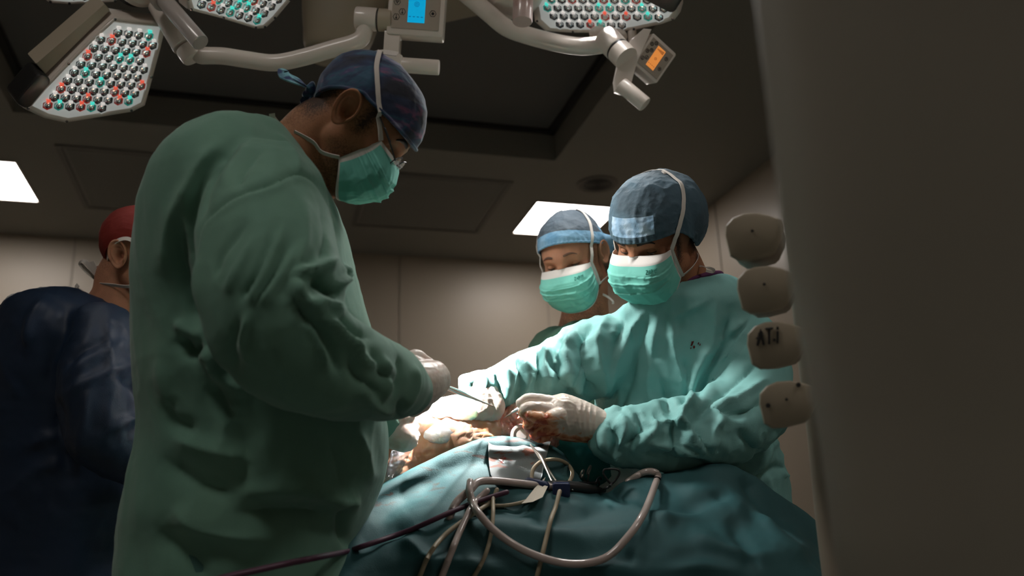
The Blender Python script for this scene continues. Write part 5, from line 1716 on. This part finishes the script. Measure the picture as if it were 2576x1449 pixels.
for k in range(4): s.tube(Pz([(185, 1085 + k * 12, 2.25), (220, 1092 + k * 12, 2.22), (238, 1104 + k * 10, 2.20)]), [.013, .0115, .0095], 12, 0, True, 3)
s.tube(Pz([(160, 1082, 2.24), (190, 1070, 2.22), (212, 1072, 2.20)]), [.014, .0125, .010], 12, 0, True, 3)
glove('surgical_glove', p4, s, .0025, 3, 'glove', 0)
add_feet(p4, base4, RT4, FW4)

# ================================================================== patient, drapes and instruments
def sheet(rows, n=26, m_=40):
    """smooth grid through rows of (px,py,Z) or world points; every row the same length"""
    W = np.array([[P(*q) if not isinstance(q, np.ndarray) else q for q in r] for r in rows])
    A = np.stack([crom(W[i], m_) for i in range(len(W))])
    B = crom(A.reshape(len(W), -1), n).reshape(-1, A.shape[1], 3)
    nr, nc = B.shape[:2]
    return B.reshape(-1, 3), nr, nc


def thick(v, nr, nc, t, f=None):
    f = grid_faces(nr, nc)
    n = normals(v, f)
    k = len(v); vv = np.concatenate([v, v - n * t])
    fb = [tuple(k + x for x in q[::-1]) for q in f]
    loop = list(range(nc)) + [i * nc + nc - 1 for i in range(1, nr)] + [(nr - 1) * nc + j for j in range(nc - 2, -1, -1)] + [i * nc for i in range(nr - 2, 0, -1)]
    e = [(a, b, k + b, k + a) for a, b in zip(loop, loop[1:] + loop[:1])]
    return vv, f + fb + e


def stained(name, base, dark, sc, th=.60):
    """cloth with dried smears where the attribute 'stain' allows them"""
    mt = mat(name, base, .7, bump=.2, bscale=500, noise_col=tuple(c * .85 for c in base), nscale=5, crease=.25, cscale=6)
    nt = mt.node_tree; b = nt.nodes['Principled BSDF']; src = b.inputs['Base Color'].links[0].from_socket
    tc = nt.nodes.new('ShaderNodeTexCoord'); mp = nt.nodes.new('ShaderNodeMapping'); mp.inputs['Rotation'].default_value = (.2, .5, .4); mp.inputs['Scale'].default_value = (.45, 1, 1.7)
    nz = nt.nodes.new('ShaderNodeTexNoise'); nz.inputs['Scale'].default_value = sc; nz.inputs['Detail'].default_value = 5; nz.inputs['Distortion'].default_value = .8
    nt.links.new(tc.outputs['Object'], mp.inputs['Vector']); nt.links.new(mp.outputs['Vector'], nz.inputs['Vector'])
    at = nt.nodes.new('ShaderNodeAttribute'); at.attribute_name = 'stain'
    mr = nt.nodes.new('ShaderNodeMapRange'); mr.inputs['From Min'].default_value = th; mr.inputs['From Max'].default_value = th + .06
    nt.links.new(nz.outputs['Fac'], mr.inputs['Value'])
    mu = nt.nodes.new('ShaderNodeMath'); mu.operation = 'MULTIPLY'; nt.links.new(mr.outputs['Result'], mu.inputs[0]); nt.links.new(at.outputs['Fac'], mu.inputs[1])
    mx = nt.nodes.new('ShaderNodeMix'); mx.data_type = 'RGBA'; mx.inputs['B'].default_value = (*dark, 1)
    nt.links.new(mu.outputs[0], mx.inputs['Factor']); nt.links.new(src, mx.inputs['A']); nt.links.new(mx.outputs['Result'], b.inputs['Base Color'])
    return mt


# operating table under the drapes
tb = P(1500, 1395, 1.64); tb[2] = 0
e = empty('operating_table', tb, 'operating table mostly hidden below the teal drape', 'operating table')
xr = np.array([math.cos(YAW), -math.sin(YAW), 0])
mb = MB(); mb.box(tb + [0, 0, .80], xr, DH, (0, 0, 1), .28, .12, .03, bev=.02); out(mb, 'table_top', M['steeld'], e)
mb = MB(); mb.box(tb + [0, 0, .44], xr, DH, (0, 0, 1), .10, .10, .33, bev=.02); out(mb, 'column', M['steel'], e)
mb = MB(); mb.box(tb + [0, 0, .055], xr, DH, (0, 0, 1), .24, .15, .055, bev=.03); out(mb, 'base', M['steel'], e)

# patient: a body lying under the cloth, the painted skin shows at the wound
M['iodine'] = mat('iodine_painted_skin', (.66, .33, .19), .32, bump=.5, bscale=40, noise_col=(.72, .46, .34), nscale=22, sss=.2, coat=.5)
s = MB()
s.tube(Pz([(1040, 1190, 1.80), (1120, 1150, 1.84), (1220, 1130, 1.86), (1310, 1145, 1.87), (1380, 1235, 1.80), (1430, 1300, 1.74)]), [.075, .115, .115, .085, .055, .05], 40, 0, True, 5)
s.tube(Pz([(1090, 1085, 1.86), (1150, 1070, 1.87), (1210, 1075, 1.88)]), [.035, .045, .035], 26, 0, True, 4)
s.tube(Pz([(1230, 1075, 1.83), (1290, 1072, 1.84), (1350, 1085, 1.84), (1400, 1105, 1.83)]), [.030, .036, .032, .026], 26, 0, True, 4)
s.tube(Pz([(1010, 1150, 1.78), (1000, 1200, 1.76), (985, 1260, 1.74)]), [.05, .05, .04], 26, 0, True, 4)
s.tube(Pz([(1010, 1110, 1.80), (1050, 1060, 1.84), (1080, 1050, 1.86)]), [.035, .04, .03], 22, 0, True, 4)
# the legs under the drape
s.tube(Pz([(1420, 1300, 1.75), (1560, 1350, 1.72), (1720, 1350, 1.72), (1860, 1390, 1.72)]), [.05, .055, .055, .045], 24, 0, True, 4)
v, f, _ = s.arrays(); v, f = rebuild(v, f, .0042, 6)
v = wrinkle(v, f, .0040, .035, 3); q, Zq = proj(v)
wd_ = np.clip((q[:, 0] - 1220) / 40, 0, 1) * np.clip((1400 - q[:, 0]) / 40, 0, 1) * np.clip((1110 - q[:, 1]) / 20, 0, 1)
v = wrinkle(v, f, .0055, .014, 9, mask=wd_); v = wrinkle(v, f, .0018, .010, 12, mask=np.clip((1250 - q[:, 0]) / 40, 0, 1))
pt = mk('person', v, f, M['iodine'], None, attr={'flesh': wd_})
tag(pt, 'patient lying under drapes, only orange painted skin at the bright wound showing', 'person')
# red raw tissue of the wound
M['flesh'] = mat('raw_flesh', (.78, .30, .24), .22, bump=.8, bscale=130, noise_col=(.88, .52, .42), nscale=46, sss=.3, coat=.8)
s = MB()
s.tube(Pz([(1262, 1060, 1.80), (1300, 1048, 1.80), (1340, 1058, 1.79), (1370, 1085, 1.78), (1385, 1105, 1.775)]), [.020, .026, .026, .022, .016], 22, 0, True, 5)
s.tube(Pz([(1230, 1085, 1.80), (1280, 1090, 1.79), (1330, 1100, 1.785)]), [.022, .026, .022], 22, 0, True, 5)
v, f, _ = s.arrays(); v, f = rebuild(v, f, .0024, 3); v = wrinkle(v, f, .0060, .016, 5); v = wrinkle(v, f, .0022, .006, 6)
o = mk('wound_tissue', v, f, M['flesh'], pt); o['label'] = 'pink red raw tissue'
# white gauze swabs in the beam
M['gauze'] = mat('gauze', (.90, .86, .84), .9, bump=.5, bscale=240, sss=.9)
M['gauze'].node_tree.nodes['Principled BSDF'].inputs['Subsurface Radius'].default_value = (.05, .04, .035)
for k, (c, r, lab) in enumerate((((1170, 1034, 1.80), (.080, .036, .040), 'white folded gauze swab, the upper one glaring in the lamp beam'), ((1110, 1094, 1.765), (.040, .024, .030), 'white gauze swab on the orange skin, lower left of the two in the beam'))):
    mb = MB(); mb.ellipsoid(P(*c), RT * r[0], UP * r[1], -fw * r[2], 48, 30)
    v, f, _ = mb.arrays(); v = wrinkle(v, f, .006, .045, 50 + k); v = wrinkle(v, f, .0015, .015, 60 + k)
    tag(mk('gauze_swab', v, f, M['gauze']), lab, 'gauze', 'gauze swabs')
# clear adhesive film edge with creases at the left
M['film'] = mat('clear_film', (.75, .85, .95), .12, trans=.6, alpha=.5, coat=1.0)
rows = [[(1005, 1090, 1.76), (985, 1140, 1.73), (972, 1190, 1.71), (968, 1230, 1.70)], [(1018, 1100, 1.745), (1002, 1150, 1.715), (990, 1190, 1.695), (980, 1225, 1.68)], [(1040, 1130, 1.73), (1022, 1160, 1.70), (1006, 1190, 1.68), (990, 1215, 1.665)]]
v, nr, nc = sheet(rows, 10, 12); v, f = thick(v, nr, nc, .0006); v = wrinkle(v, f, .006, .02, 71)
tag(mk('adhesive_film', v, f, M['film']), 'crumpled clear adhesive film at the wound edge beside the dark green gown', 'film')

# main drape: a cloth tent over the patient falling towards the viewer
rowsD = [
    # back edge, behind the crest
    [(850, 1420, 1.62), (935, 1285, 1.74), (1000, 1235, 1.80), (1100, 1180, 1.86), (1230, 1135, 1.92), (1330, 1140, 1.94), (1430, 1190, 1.86), (1530, 1250, 1.80), (1640, 1230, 1.80), (1800, 1205, 1.82), (1900, 1230, 1.84), (1980, 1290, 1.86), (2080, 1360, 1.88), (2200, 1440, 1.9)],
    # crest as seen
    [(832, 1440, 1.50), (895, 1285, 1.58), (968, 1212, 1.64), (1090, 1150, 1.69), (1228, 1096, 1.73), (1330, 1102, 1.74), (1420, 1135, 1.74), (1510, 1215, 1.70), (1620, 1196, 1.70), (1800, 1167, 1.72), (1890, 1188, 1.74), (1950, 1232, 1.76), (2060, 1312, 1.78), (2150, 1405, 1.80)],
    [(820, 1490, 1.44), (880, 1340, 1.51), (955, 1270, 1.58), (1080, 1215, 1.63), (1225, 1170, 1.67), (1340, 1180, 1.68), (1440, 1205, 1.68), (1520, 1250, 1.64), (1640, 1250, 1.63), (1800, 1230, 1.65), (1900, 1255, 1.67), (1980, 1310, 1.69), (2080, 1390, 1.71), (2160, 1450, 1.73)],
    [(815, 1540, 1.39), (860, 1420, 1.45), (945, 1350, 1.5), (1080, 1295, 1.54), (1230, 1262, 1.57), (1350, 1262, 1.58), (1450, 1270, 1.58), (1540, 1310, 1.55), (1660, 1320, 1.53), (1810, 1310, 1.55), (1920, 1330, 1.57), (2000, 1370, 1.59), (2090, 1440, 1.61), (2170, 1500, 1.64)],
    [(815, 1620, 1.34), (860, 1530, 1.38), (950, 1470, 1.42), (1090, 1420, 1.45), (1240, 1400, 1.47), (1360, 1400, 1.48), (1460, 1400, 1.48), (1550, 1420, 1.46), (1670, 1430, 1.44), (1820, 1430, 1.45), (1930, 1440, 1.46), (2010, 1470, 1.48), (2100, 1520, 1.5), (2180, 1580, 1.53)],
]
last = [P(*q) for q in rowsD[-1]]
rowsD = [[P(*q) for q in r] for r in rowsD]
rowsD.append([np.array([p[0], p[1], .60]) - DH * .02 for p in last]); rowsD.append([np.array([p[0], p[1], .34]) - DH * .03 for p in last])
v, nr, nc = sheet(rowsD, 26, 22)
f0 = grid_faces(nr, nc); n_ = normals(v, f0)
if (n_ @ -DH).mean() < 0: sgn = -1
else: sgn = 1


def dfold(v, f, lst):
    n = normals(v, f) * sgn; q, Z = proj(v); d = np.zeros(len(v))
    for poly, w, amp in lst:
        poly = crom(np.asarray(poly, float), 4) if len(poly) > 2 else np.asarray(poly, float)
        dd, al = segdist(q, poly); d += amp * np.exp(-(dd / w) ** 2) * np.clip(np.minimum(al, 1 - al) * 4 + .1, 0, 1)
    return v + n * d[:, None]


gd = [([(1420, 1140), (1500, 1210), (1600, 1260), (1680, 1300)], 16, -.014), ([(1560, 1235), (1640, 1290), (1700, 1330)], 22, .014), ([(1700, 1215), (1800, 1260), (1900, 1300)], 26, .012), ([(1690, 1290), (1780, 1260), (1840, 1240)], 18, -.014), ([(1870, 1190), (1920, 1260), (2000, 1340)], 22, -.014),
      ([(1900, 1280), (1960, 1360), (2040, 1410)], 22, .014), ([(1730, 1330), (1830, 1380), (1960, 1400)], 20, .012), ([(1500, 1340), (1640, 1330), (1760, 1290)], 22, .012), ([(1120, 1290), (1260, 1270), (1340, 1290)], 24, -.012), ([(1320, 1310), (1420, 1300), (1540, 1280)], 22, -.012),
      ([(1000, 1420), (1120, 1410), (1280, 1440)], 20, .014), ([(1000, 1350), (1060, 1390), (1100, 1449)], 16, .012), ([(900, 1380), (960, 1340), (1040, 1320)], 22, -.014), ([(1290, 1420), (1500, 1430), (1700, 1420), (1900, 1440)], 22, .014), ([(1100, 1330), (1300, 1320), (1500, 1360)], 24, .008),
      ([(880, 1320), (960, 1240), (1080, 1180)], 18, .006), ([(940, 1320), (1020, 1250), (1120, 1200)], 20, -.006), ([(1620, 1200), (1700, 1180), (1800, 1185)], 14, -.005), ([(1830, 1300), (1880, 1370), (1900, 1440)], 20, -.012), ([(1550, 1400), (1640, 1420), (1760, 1400)], 20, -.012)]
v = dfold(v, f0, gd)
v = wrinkle(v, f0, .0055, .20, 81); v = wrinkle(v, f0, .0012, .06, 82)
if sgn < 0:
    v = v.reshape(nr, nc, 3)[:, ::-1].reshape(-1, 3)
vd = v.copy()
vt, ft = thick(v, nr, nc, .0012)
q_, Z_ = proj(vt)
crest = 1215 - (q_[:, 0] - 960) * .42
st_ = np.clip((q_[:, 0] - 890) / 40, 0, 1) * np.clip((1500 - q_[:, 0]) / 120, 0, 1) * np.clip((crest + 125 - q_[:, 1]) / 90, 0, 1) * (Z_ < 1.75)
dr = mk('surgical_drape', vt, ft, stained('stained_drape_cloth', (.017, .086, .094), (.035, .016, .011), 30), attr={'stain': st_})
tag(dr, 'large dark teal drape falling from the patient towards the viewer', 'drape')
qd, Zd = proj(vd)


def onto(x, y, lift=.002):
    """point of the drape surface seen at (x, y)"""
    k = np.argsort((qd[:, 0] - x) ** 2 + (qd[:, 1] - y) ** 2 + (Zd > 1.82) * 1e5)[:4]
    w = 1 / (np.hypot(qd[k, 0] - x, qd[k, 1] - y) + .3)
    return P(x, y, (Zd[k] * w).sum() / w.sum() - lift)


rnd = random.Random(5)
# grey paper flap
mb = MB(); rows = []
ol = [(1228, 1100, 1385, 1112), (1228, 1125, 1378, 1135), (1229, 1150, 1372, 1158), (1231, 1175, 1366, 1182), (1236, 1198, 1362, 1202), (1252, 1215, 1350, 1216), (1275, 1222, 1335, 1223)]
for x0, y0, x1, y1 in ol: rows.append([onto(x0 + (x1 - x0) * t, y0 + (y1 - y0) * t, .006) for t in np.linspace(0, 1, 8)])
M['flap'] = stained('grey_paper', (.19, .22, .22), (.18, .07, .045), 42, .60)
v, nr, nc = sheet(rows, 6, 5); v, f = thick(v, nr, nc, .001)
fl = mk('paper_flap', v, f, M['flap'], dr, attr={'stain': np.ones(len(v))}); fl['label'] = 'pale grey paper tab with blood spots'
sp = [(1262, 1160, 7, 4, .6), (1269, 1154, 3, 5, .2)]
splat('blood_spots', fl, sp, M['bloodf'], v, .0008, 8)['label'] = 'red blood spots'

# light teal inner drape between the two arms, and the white drape beyond
rows = [[(1385, 1108, 1.80), (1430, 1098, 1.80), (1460, 1094, 1.80), (1495, 1108, 1.80), (1530, 1130, 1.82)], [(1400, 1130, 1.78), (1430, 1125, 1.78), (1465, 1125, 1.78), (1500, 1140, 1.79), (1535, 1160, 1.80)], [(1420, 1180, 1.77), (1450, 1185, 1.77), (1475, 1190, 1.77), (1505, 1200, 1.78), (1540, 1210, 1.79)], [(1440, 1260, 1.78), (1460, 1265, 1.78), (1485, 1270, 1.78), (1510, 1275, 1.79), (1545, 1280, 1.80)]]
v, nr, nc = sheet(rows, 12, 12); f0 = grid_faces(nr, nc); v = wrinkle(v, f0, .004, .05, 91); v, f = thick(v, nr, nc, .001)
M['drape2'] = mat('aqua_inner_drape', (.03, .28, .28), .75, bump=.2, bscale=500)
tag(mk('inner_drape', v, f, M['drape2']), 'aqua green inner drape below the stained glove', 'drape')
M['whitecloth'] = mat('white_cloth', (.90, .93, .93), .8, bump=.2, bscale=500)
rows = [[(1500, 1140, 1.82), (1545, 1150, 1.82), (1600, 1160, 1.82), (1650, 1170, 1.82)], [(1502, 1180, 1.80), (1545, 1185, 1.80), (1600, 1190, 1.80), (1650, 1195, 1.80)], [(1505, 1250, 1.77), (1545, 1250, 1.77), (1600, 1250, 1.77), (1650, 1250, 1.77)]]
v, nr, nc = sheet(rows, 12, 12); v, f = thick(v, nr, nc, .0015)
tag(mk('white_towel', v, f, M['whitecloth']), 'bright white towel under the aqua sleeve, behind the black clamp ring', 'towel')

# ---- plastic cap
mb = MB(); c = P(1312, 1094, 1.745); d = P(1306, 1088, 1.70) - c; d /= np.linalg.norm(d)
M['plastic'] = mat('white_plastic', (.78, .70, .66), .4, sss=.1)
mb.lathe(c - d * .03, d, [(0, .016), (.0, .0215), (.028, .0225), (.032, .0195), (.032, .0160), (.0295, .0150), (.0295, .011), (.031, .0105), (.031, .0005)], 40)
tag(out(mb, 'plastic_port_cap', M['plastic']), 'round white plastic port cap at the wound edge', 'cap')

# ---- tubes and cables lying on the drape
M['hose'] = mat('suction_hose', (.44, .36, .33), .25, coat=.6, spec=.6)
M['cable'] = mat('beige_cable', (.34, .28, .19), .5)
M['purplec'] = mat('purple_cable', (.07, .02, .045), .45)


def cable(name, pts, r, mt, label, cat='cable', lift=None, group=None):
    lift = r if lift is None else lift
    L = crom(np.array([(q[0], q[1], q[2] if len(q) > 2 else 0) for q in pts], float), 6)
    Z = np.array([(onto(a, b_, 0) - CAM) @ fw for a, b_, c_ in L])
    k = len(Z); Zs = np.array([np.min(Z[max(0, i - 3):i + 4]) * .6 + .4 * np.mean(Z[max(0, i - 5):i + 6]) for i in range(k)])
    Zs = np.minimum(Zs, Z) - lift * 1.1 - L[:, 2]
    W = [P(a, b_, z) for (a, b_, c_), z in zip(L, Zs)]
    mb = MB(); mb.tube(W, r, 14, 0, True, 0)
    return tag(out(mb, name, M[mt]), label, cat, group)


cable('suction_hose', [(1130, 1300, .0), (1150, 1262, .01), (1182, 1234, .02), (1205, 1212, .02), (1250, 1210, .01), (1310, 1216, .006), (1345, 1220, .004), (1400, 1224)], .0072, 'hose', 'thick pinkish suction hose arching over the drape to the instruments', 'hose')
cable('suction_hose', [(1183, 1212, .03), (1182, 1240, .03), (1200, 1285, .02), (1250, 1340, .012), (1330, 1390, .008), (1430, 1418, .008), (1520, 1405, .008), (1580, 1350, .008), (1620, 1290, .01), (1648, 1220, .01), (1655, 1195, .012), (1640, 1186, .012), (1615, 1190, .006), (1580, 1212, -.01)], .0066, 'hose', 'long loop of grey pink hose hanging over the front of the drape', 'hose')
cable('beige_cable', [(1340, 1222, .006), (1338, 1195, .006), (1345, 1175, .012), (1365, 1160, .016), (1400, 1156, .02), (1428, 1168, .02), (1440, 1190, .012), (1432, 1212, .006), (1420, 1222)], .0037, 'cable', 'beige cable looping above the clamps')
cable('beige_cable', [(1250, 1232), (1235, 1262), (1180, 1300), (1120, 1345), (1080, 1395), (1055, 1452)], .0040, 'cable', 'beige cable, leftmost of those running down the drape', 'cable', None, 'cables on the drape')
cable('beige_cable', [(1225, 1235), (1190, 1270), (1160, 1330), (1135, 1390), (1110, 1455)], .0058, 'hose', 'thick beige pink cable beside the leftmost one', 'cable', None, 'cables on the drape')
cable('beige_cable', [(1240, 1250), (1240, 1300), (1232, 1360), (1215, 1410), (1190, 1455)], .0036, 'cable', 'beige cable inside the hose loop, left of the tape flags', 'cable', None, 'cables on the drape')
cable('beige_cable', [(1408, 1236), (1398, 1275), (1385, 1310), (1368, 1380), (1350, 1455)], .0040, 'cable', 'beige cable inside the hose loop, right of the tape flags', 'cable', None, 'cables on the drape')
cable('beige_cable', [(1345, 1250), (1320, 1262), (1270, 1272), (1225, 1270), (1180, 1258)], .0036, 'cable', 'short beige cable lying across below the grey hose', 'cable')
cable('purple_cable', [(1275, 1238), (1200, 1262), (1130, 1290), (1040, 1330), (950, 1362), (860, 1392, .0)], .0046, 'purplec', 'thin dark purple cable on the drape running down left', 'cable')
# the cable goes on in front of the nearest gown
bpy.data.objects.remove(bpy.data.objects['purple_cable'])
L = crom(np.array([(1275, 1238), (1200, 1262), (1130, 1290), (1040, 1330), (950, 1362), (870, 1388)], float), 6)
Z = np.array([(onto(a, b_, 0) - CAM) @ fw for a, b_ in L]); Z = np.array([np.min(Z[max(0, i - 3):i + 4]) for i in range(len(Z))]) - .007
W = [P(a, b_, z) for (a, b_), z in zip(L, Z)][::3] + Pz([(800, 1402, 1.26), (720, 1418, 1.23), (640, 1436, 1.2), (560, 1454, 1.17), (460, 1485, 1.14), (340, 1540, 1.10)])
W += [np.array([*(W[-1][:2] - FW4[:2] * .15), .55]), np.array([*(W[-1][:2] - FW4[:2] * .25), .03])]
mb2 = MB(); mb2.tube(W, .0046, 12, 0, True, 5)
tag(out(mb2, 'purple_cable', M['purplec']), 'thin dark purple cable running down left across the drape and dark gown', 'cable')

# ---- dark pencil bundle with blue clip, tape flags
def on(x, y, l): return onto(x, y, l)


mb = MB(); mb.tube([on(1385, 1222, .012), on(1430, 1224, .016), on(1480, 1230, .014), on(1520, 1234, .010)], [.010, .011, .009, .004], 16, 0, True, 5)
o = tag(out(mb, 'cautery_pencil', M['black']), 'black cautery pencil lying across the drape top', 'instrument')
mb = MB(); mb.tube([on(1330, 1212, .014), on(1372, 1222, .014)], .0085, 14, 0, True, 3)
M['blueclip'] = mat('dark_blue_plastic', (.01, .02, .07), .4)
out(mb, 'blue_handle', M['blueclip'], o)
mb = MB(); c = on(1412, 1232, .016); mb.box(c, RT, UP, -fw, .016, .013, .008, bev=.004); out(mb, 'cable_clip', M['blueclip'], o)
M['tape'] = mat('tape_flag', (.55, .49, .40), .7)
for k, (tri, lab) in enumerate(((((1318, 1262), (1345, 1228), (1372, 1200), (1358, 1240)), 'pale tape flag pointing up beside the grey hose end'), (((1312, 1266), (1350, 1232), (1382, 1215), (1365, 1250), (1340, 1262)), 'broad pale tape flag folded over the beige cable'))):
    mb = MB(); pts = [on(x, y, .016 + .008 * k + .006 * (i % 2)) for i, (x, y) in enumerate(tri)]
    mb.prism(pts, -fw, 0, .0012)
    tag(out(mb, 'tape_flag', M['tape']), lab, 'tape')


# ---- clamps
def ringpts(c, u, w, r, n=25, e=1.0): return [c + r * (math.cos(a) * u + e * math.sin(a) * w) for a in np.linspace(0, 2 * np.pi, n)]


def forceps(name, tip, joint, e1, e2, label, mt, r=.0022, rings=True, rr=.013, hidden=False):
    root = empty(name, (joint + e1) / 2 * [1, 1, 1], label, 'surgical instrument', 'clamps and forceps')
    for s, e_ in ((1, e1), (-1, e2)):
        n = np.cross(e1 - joint, e2 - joint); n /= np.linalg.norm(n) + 1e-9
        d = (e_ - joint); d /= np.linalg.norm(d); off = n * .0012 * s
        mb = MB(); mb.tube([tip + off * .5, (tip + joint) / 2 + off, joint + off, (joint + e_) / 2 + off, e_ + off], [.0011, .0019, r * 1.5, r, r], 10, 0, True, 4)
        if rings:
            w = np.cross(n, d); c = e_ + d * rr + w * s * rr * .5 * 0
            mb.tube(ringpts(c, d, w, rr, 25, .78), r * .95, 8, 0, False)
        out(mb, 'arm', mt, root)
    mb = MB(); mb.cyl(joint - n * .0035, joint + n * .0035, .0032, 14); out(mb, 'pivot', mt, root)
    return root


M['clamp'] = mat('clamp_steel', (.62, .56, .50), .28, metal=.9)
forceps('surgical_clamp', P(1334, 1118, 1.70), on(1360, 1150, .022), on(1392, 1222, .02), on(1406, 1218, .02), 'long pale steel clamp standing on the grey paper tab', M['clamp'], .0024, False)
forceps('surgical_clamp', on(1400, 1222, .02), on(1452, 1216, .024), on(1500, 1214, .024), on(1496, 1222, .03), 'dark steel clamp with finger rings, on the drape below the aqua sleeve', M['steeld'], .0022, True, .014)
forceps('surgical_clamp', on(1440, 1232, .014), on(1475, 1218, .02), on(1466, 1196, .03), on(1480, 1192, .03), 'small steel clamp with rings standing upright beside the cautery pencil', M['clamp'], .0018, True, .010)
# black ring handle standing free in front of the towel
mb = MB(); c = P(1538, 1196, 1.66)
pts = [c + RT * x * 1.66 / F + UP * y * 1.66 / F for x, y in ((0, -22), (-8, -14), (-20, 4), (-18, 14), (-8, 16), (6, 16), (18, 13), (20, 4), (10, -12), (0, -22))]
mb.tube(pts, .0021, 10, 0, True, 5); mb.tube([pts[0], P(1530, 1226, 1.62), on(1500, 1236, .004)], .0024, 10, 0, True, 3)
tag(out(mb, 'clamp_ring_handle', M['black']), 'black heart-shaped clamp ring standing up against the white towel', 'surgical instrument', 'clamps and forceps')
# forceps in the near surgeon's hand
forceps('long_forceps', P(1240, 1022, 1.74), P(1150, 985, 1.62), P(1090, 957, 1.50), P(1084, 966, 1.50), 'long steel forceps held in the glove of the dark green gowned surgeon', M['steel'], .0034, False)
forceps('ring_handle_forceps', P(1046, 915, 1.50), P(1022, 900, 1.495), P(1012, 893, 1.49), P(1006, 889, 1.49), 'orange glinting instrument rings above the cuff of the dark green sleeve', mat('warm_steel', (.75, .40, .22), .2, metal=1.0), .0022, True, .010)
# needle holder in the stained glove
forceps('needle_holder', P(1268, 1052, 1.765), P(1296, 1032, 1.745), P(1322, 1015, 1.725), P(1326, 1022, 1.725), 'thin bright needle holder in the stained glove', M['steel'], .0020, False)
mb = MB(); mb.tube([P(1300, 1040, 1.72), P(1318, 1048, 1.715), P(1332, 1056, 1.71), P(1345, 1060, 1.70)], [.0014, .0022, .0028, .0028], 10, 0, True, 4)
tag(out(mb, 'probe', M['steel']), 'short steel probe tip below the fingertips of the stained glove', 'surgical instrument', 'clamps and forceps')

# ================================================================== infusion pumps on their rack, right
M['pump'] = mat('pump_plastic', (.36, .31, .23), .5)
M['pumpd'] = mat('pump_body', (.26, .22, .17), .5)
Zp = 1.22
oct_ = [(-118, 8), (-116, -34), (-88, -66), (-46, -84), (10, -88), (62, -78), (110, -60), (118, -34), (112, 10), (88, 66), (68, 84), (-10, 104), (-64, 108), (-98, 88)]
oc = [(x / 1.611 * 1.0, y / 1.611) for x, y in oct_]
cen = [(1896, 588), (1926, 722), (1951, 862), (1982, 1012)]
ext = fw * .10 + RT * .038 - UP * .012; ext_n = ext / np.linalg.norm(ext)
base = P(2080, 1390, Zp + .12); base[2] = 0
rack = empty('pump_rack', base, 'rack pole behind the four beige pumps beside the large grey housing', 'equipment rack')
top = P(1990, 480, Zp + .15)
mb = MB()
rl = [P(1992, 470, Zp + .13), P(2012, 620, Zp + .13), P(2036, 860, Zp + .13), P(2064, 1090, Zp + .13), P(2096, 1400, Zp + .13)]
dd = np.array([base[0], base[1], .04])
mb.tube(rl + [np.array([*rl[-1][:2], .5]), np.array([*rl[-1][:2], .05])], .020, 20, 0, True, 4)
out(mb, 'pole', M['pumpd'], rack)
mb = MB(); q = P(1995, 490, Zp + .08); mb.box(q, RT, UP, fw, .012, .030, .02, bev=.005); mb.box(P(1984, 532, Zp + .06), RT * .95 + UP * .2, UP, fw, .010, .004, .006, bev=.002); out(mb, 'clamp_bracket', M['pump'], rack)
mb = MB(); mb.lathe([*rl[-1][:2], .0], (0, 0, 1), [(0, .20), (.02, .20), (.045, .10), (.06, .03)], 40); out(mb, 'floor_base', M['pumpd'], rack)
for k, (cx, cy) in enumerate(cen):
    c = P(cx, cy, Zp)
    lab = ('topmost of the four beige infusion pumps, beside the blue grey cap', 'second beige infusion pump from the top, right of the aqua shoulder', 'beige infusion pump marked ATi in black pen', 'lowest of the four beige infusion pumps, below the one with writing')[k]
    e = empty('infusion_pump', c, lab, 'infusion pump', 'stacked infusion pumps')
    if k == 0:
        mb = MB(); pts = np.array([c + RT * x * Zp / F - UP * y * Zp / F for x, y in oc])
        mb.prism(pts, ext_n, 0, .020, bev=.006); f1 = out(mb, 'end_cap', M['pump'], e)
        mb = MB(); mb.prism(c + (pts - c) * .93 + ext_n * .018, ext_n, 0, .095, bev=.003); b1 = out(mb, 'pump_body', M['pumpd'], e)
        mb = MB(); mb.lathe(c - RT * .002 + UP * .004 - fw * .0008, -fw, [(0, .0022), (.0012, .0018), (.0016, .0003)], 12); s1_ = out(mb, 'screw', M['steeld'], e)
    else:
        for src in (f1, b1, s1_):
            q = src.copy(); COL.objects.link(q); q.parent = e
    if k == 2:
        mb = MB()
        def wr(a, b): return c + RT * ((-48 + 64 * a) * Zp / F) + UP * ((-6 + 38 * b + 8 * a) * Zp / F) - fw * .0012
        n3 = 'ATi'
        draw_text(mb, n3, wr, .0016)
        for st in ([(.02, .0), (.10, .75)], [(.08, .1), (.20, .8)], [(.0, .45), (.2, .5)]):
            mb.tube([wr(*st[0]), wr(*st[1])], .0012, 6)
        out(mb, 'handwriting', M['print'], e, fix=False)['label'] = 'black handwritten ATi'
    if k == 3:
        mb = MB()
        for x, y in ((26, -44), (-50, 8)):
            mb.lathe(c + RT * x * Zp / F - UP * y * Zp / F - fw * .0008, -fw, [(0, .0035), (.001, .003), (.0012, .0003)], 12)
        out(mb, 'bumper', M['steeld'], e)

# ================================================================== big grey housing right at the viewer's side
M['housing'] = mat('housing_grey', (.27, .245, .20), .5)
rowsH = []
Zh = .52
for (xl, xr_, y) in ((1925, 2950, -500), (1950, 2950, -150), (1978, 2950, 80), (2008, 2930, 330), (2044, 2920, 600), (2088, 2910, 850), (2130, 2900, 1080), (2160, 2890, 1300), (2186, 2890, 1460), (2300, 2880, 2000), (2380, 2800, 2500)):
    rowsH.append(RG((xl, y), (xr_, y), Zh, .055, Zh - .12))
rowsH = [(r[0] + DH * .03, r[1], r[2] * 1.0) for r in rowsH]
r_ = rowsH[-1]; rowsH += [down(r_, .30, 1.1), down(r_, .012, 1.1)]
mb = MB(); mb.loft(rowsH, 64, 5, p=3.4)
tag(out(mb, 'equipment_housing', M['housing']), 'large blurred dark grey equipment housing filling the right edge', 'equipment')
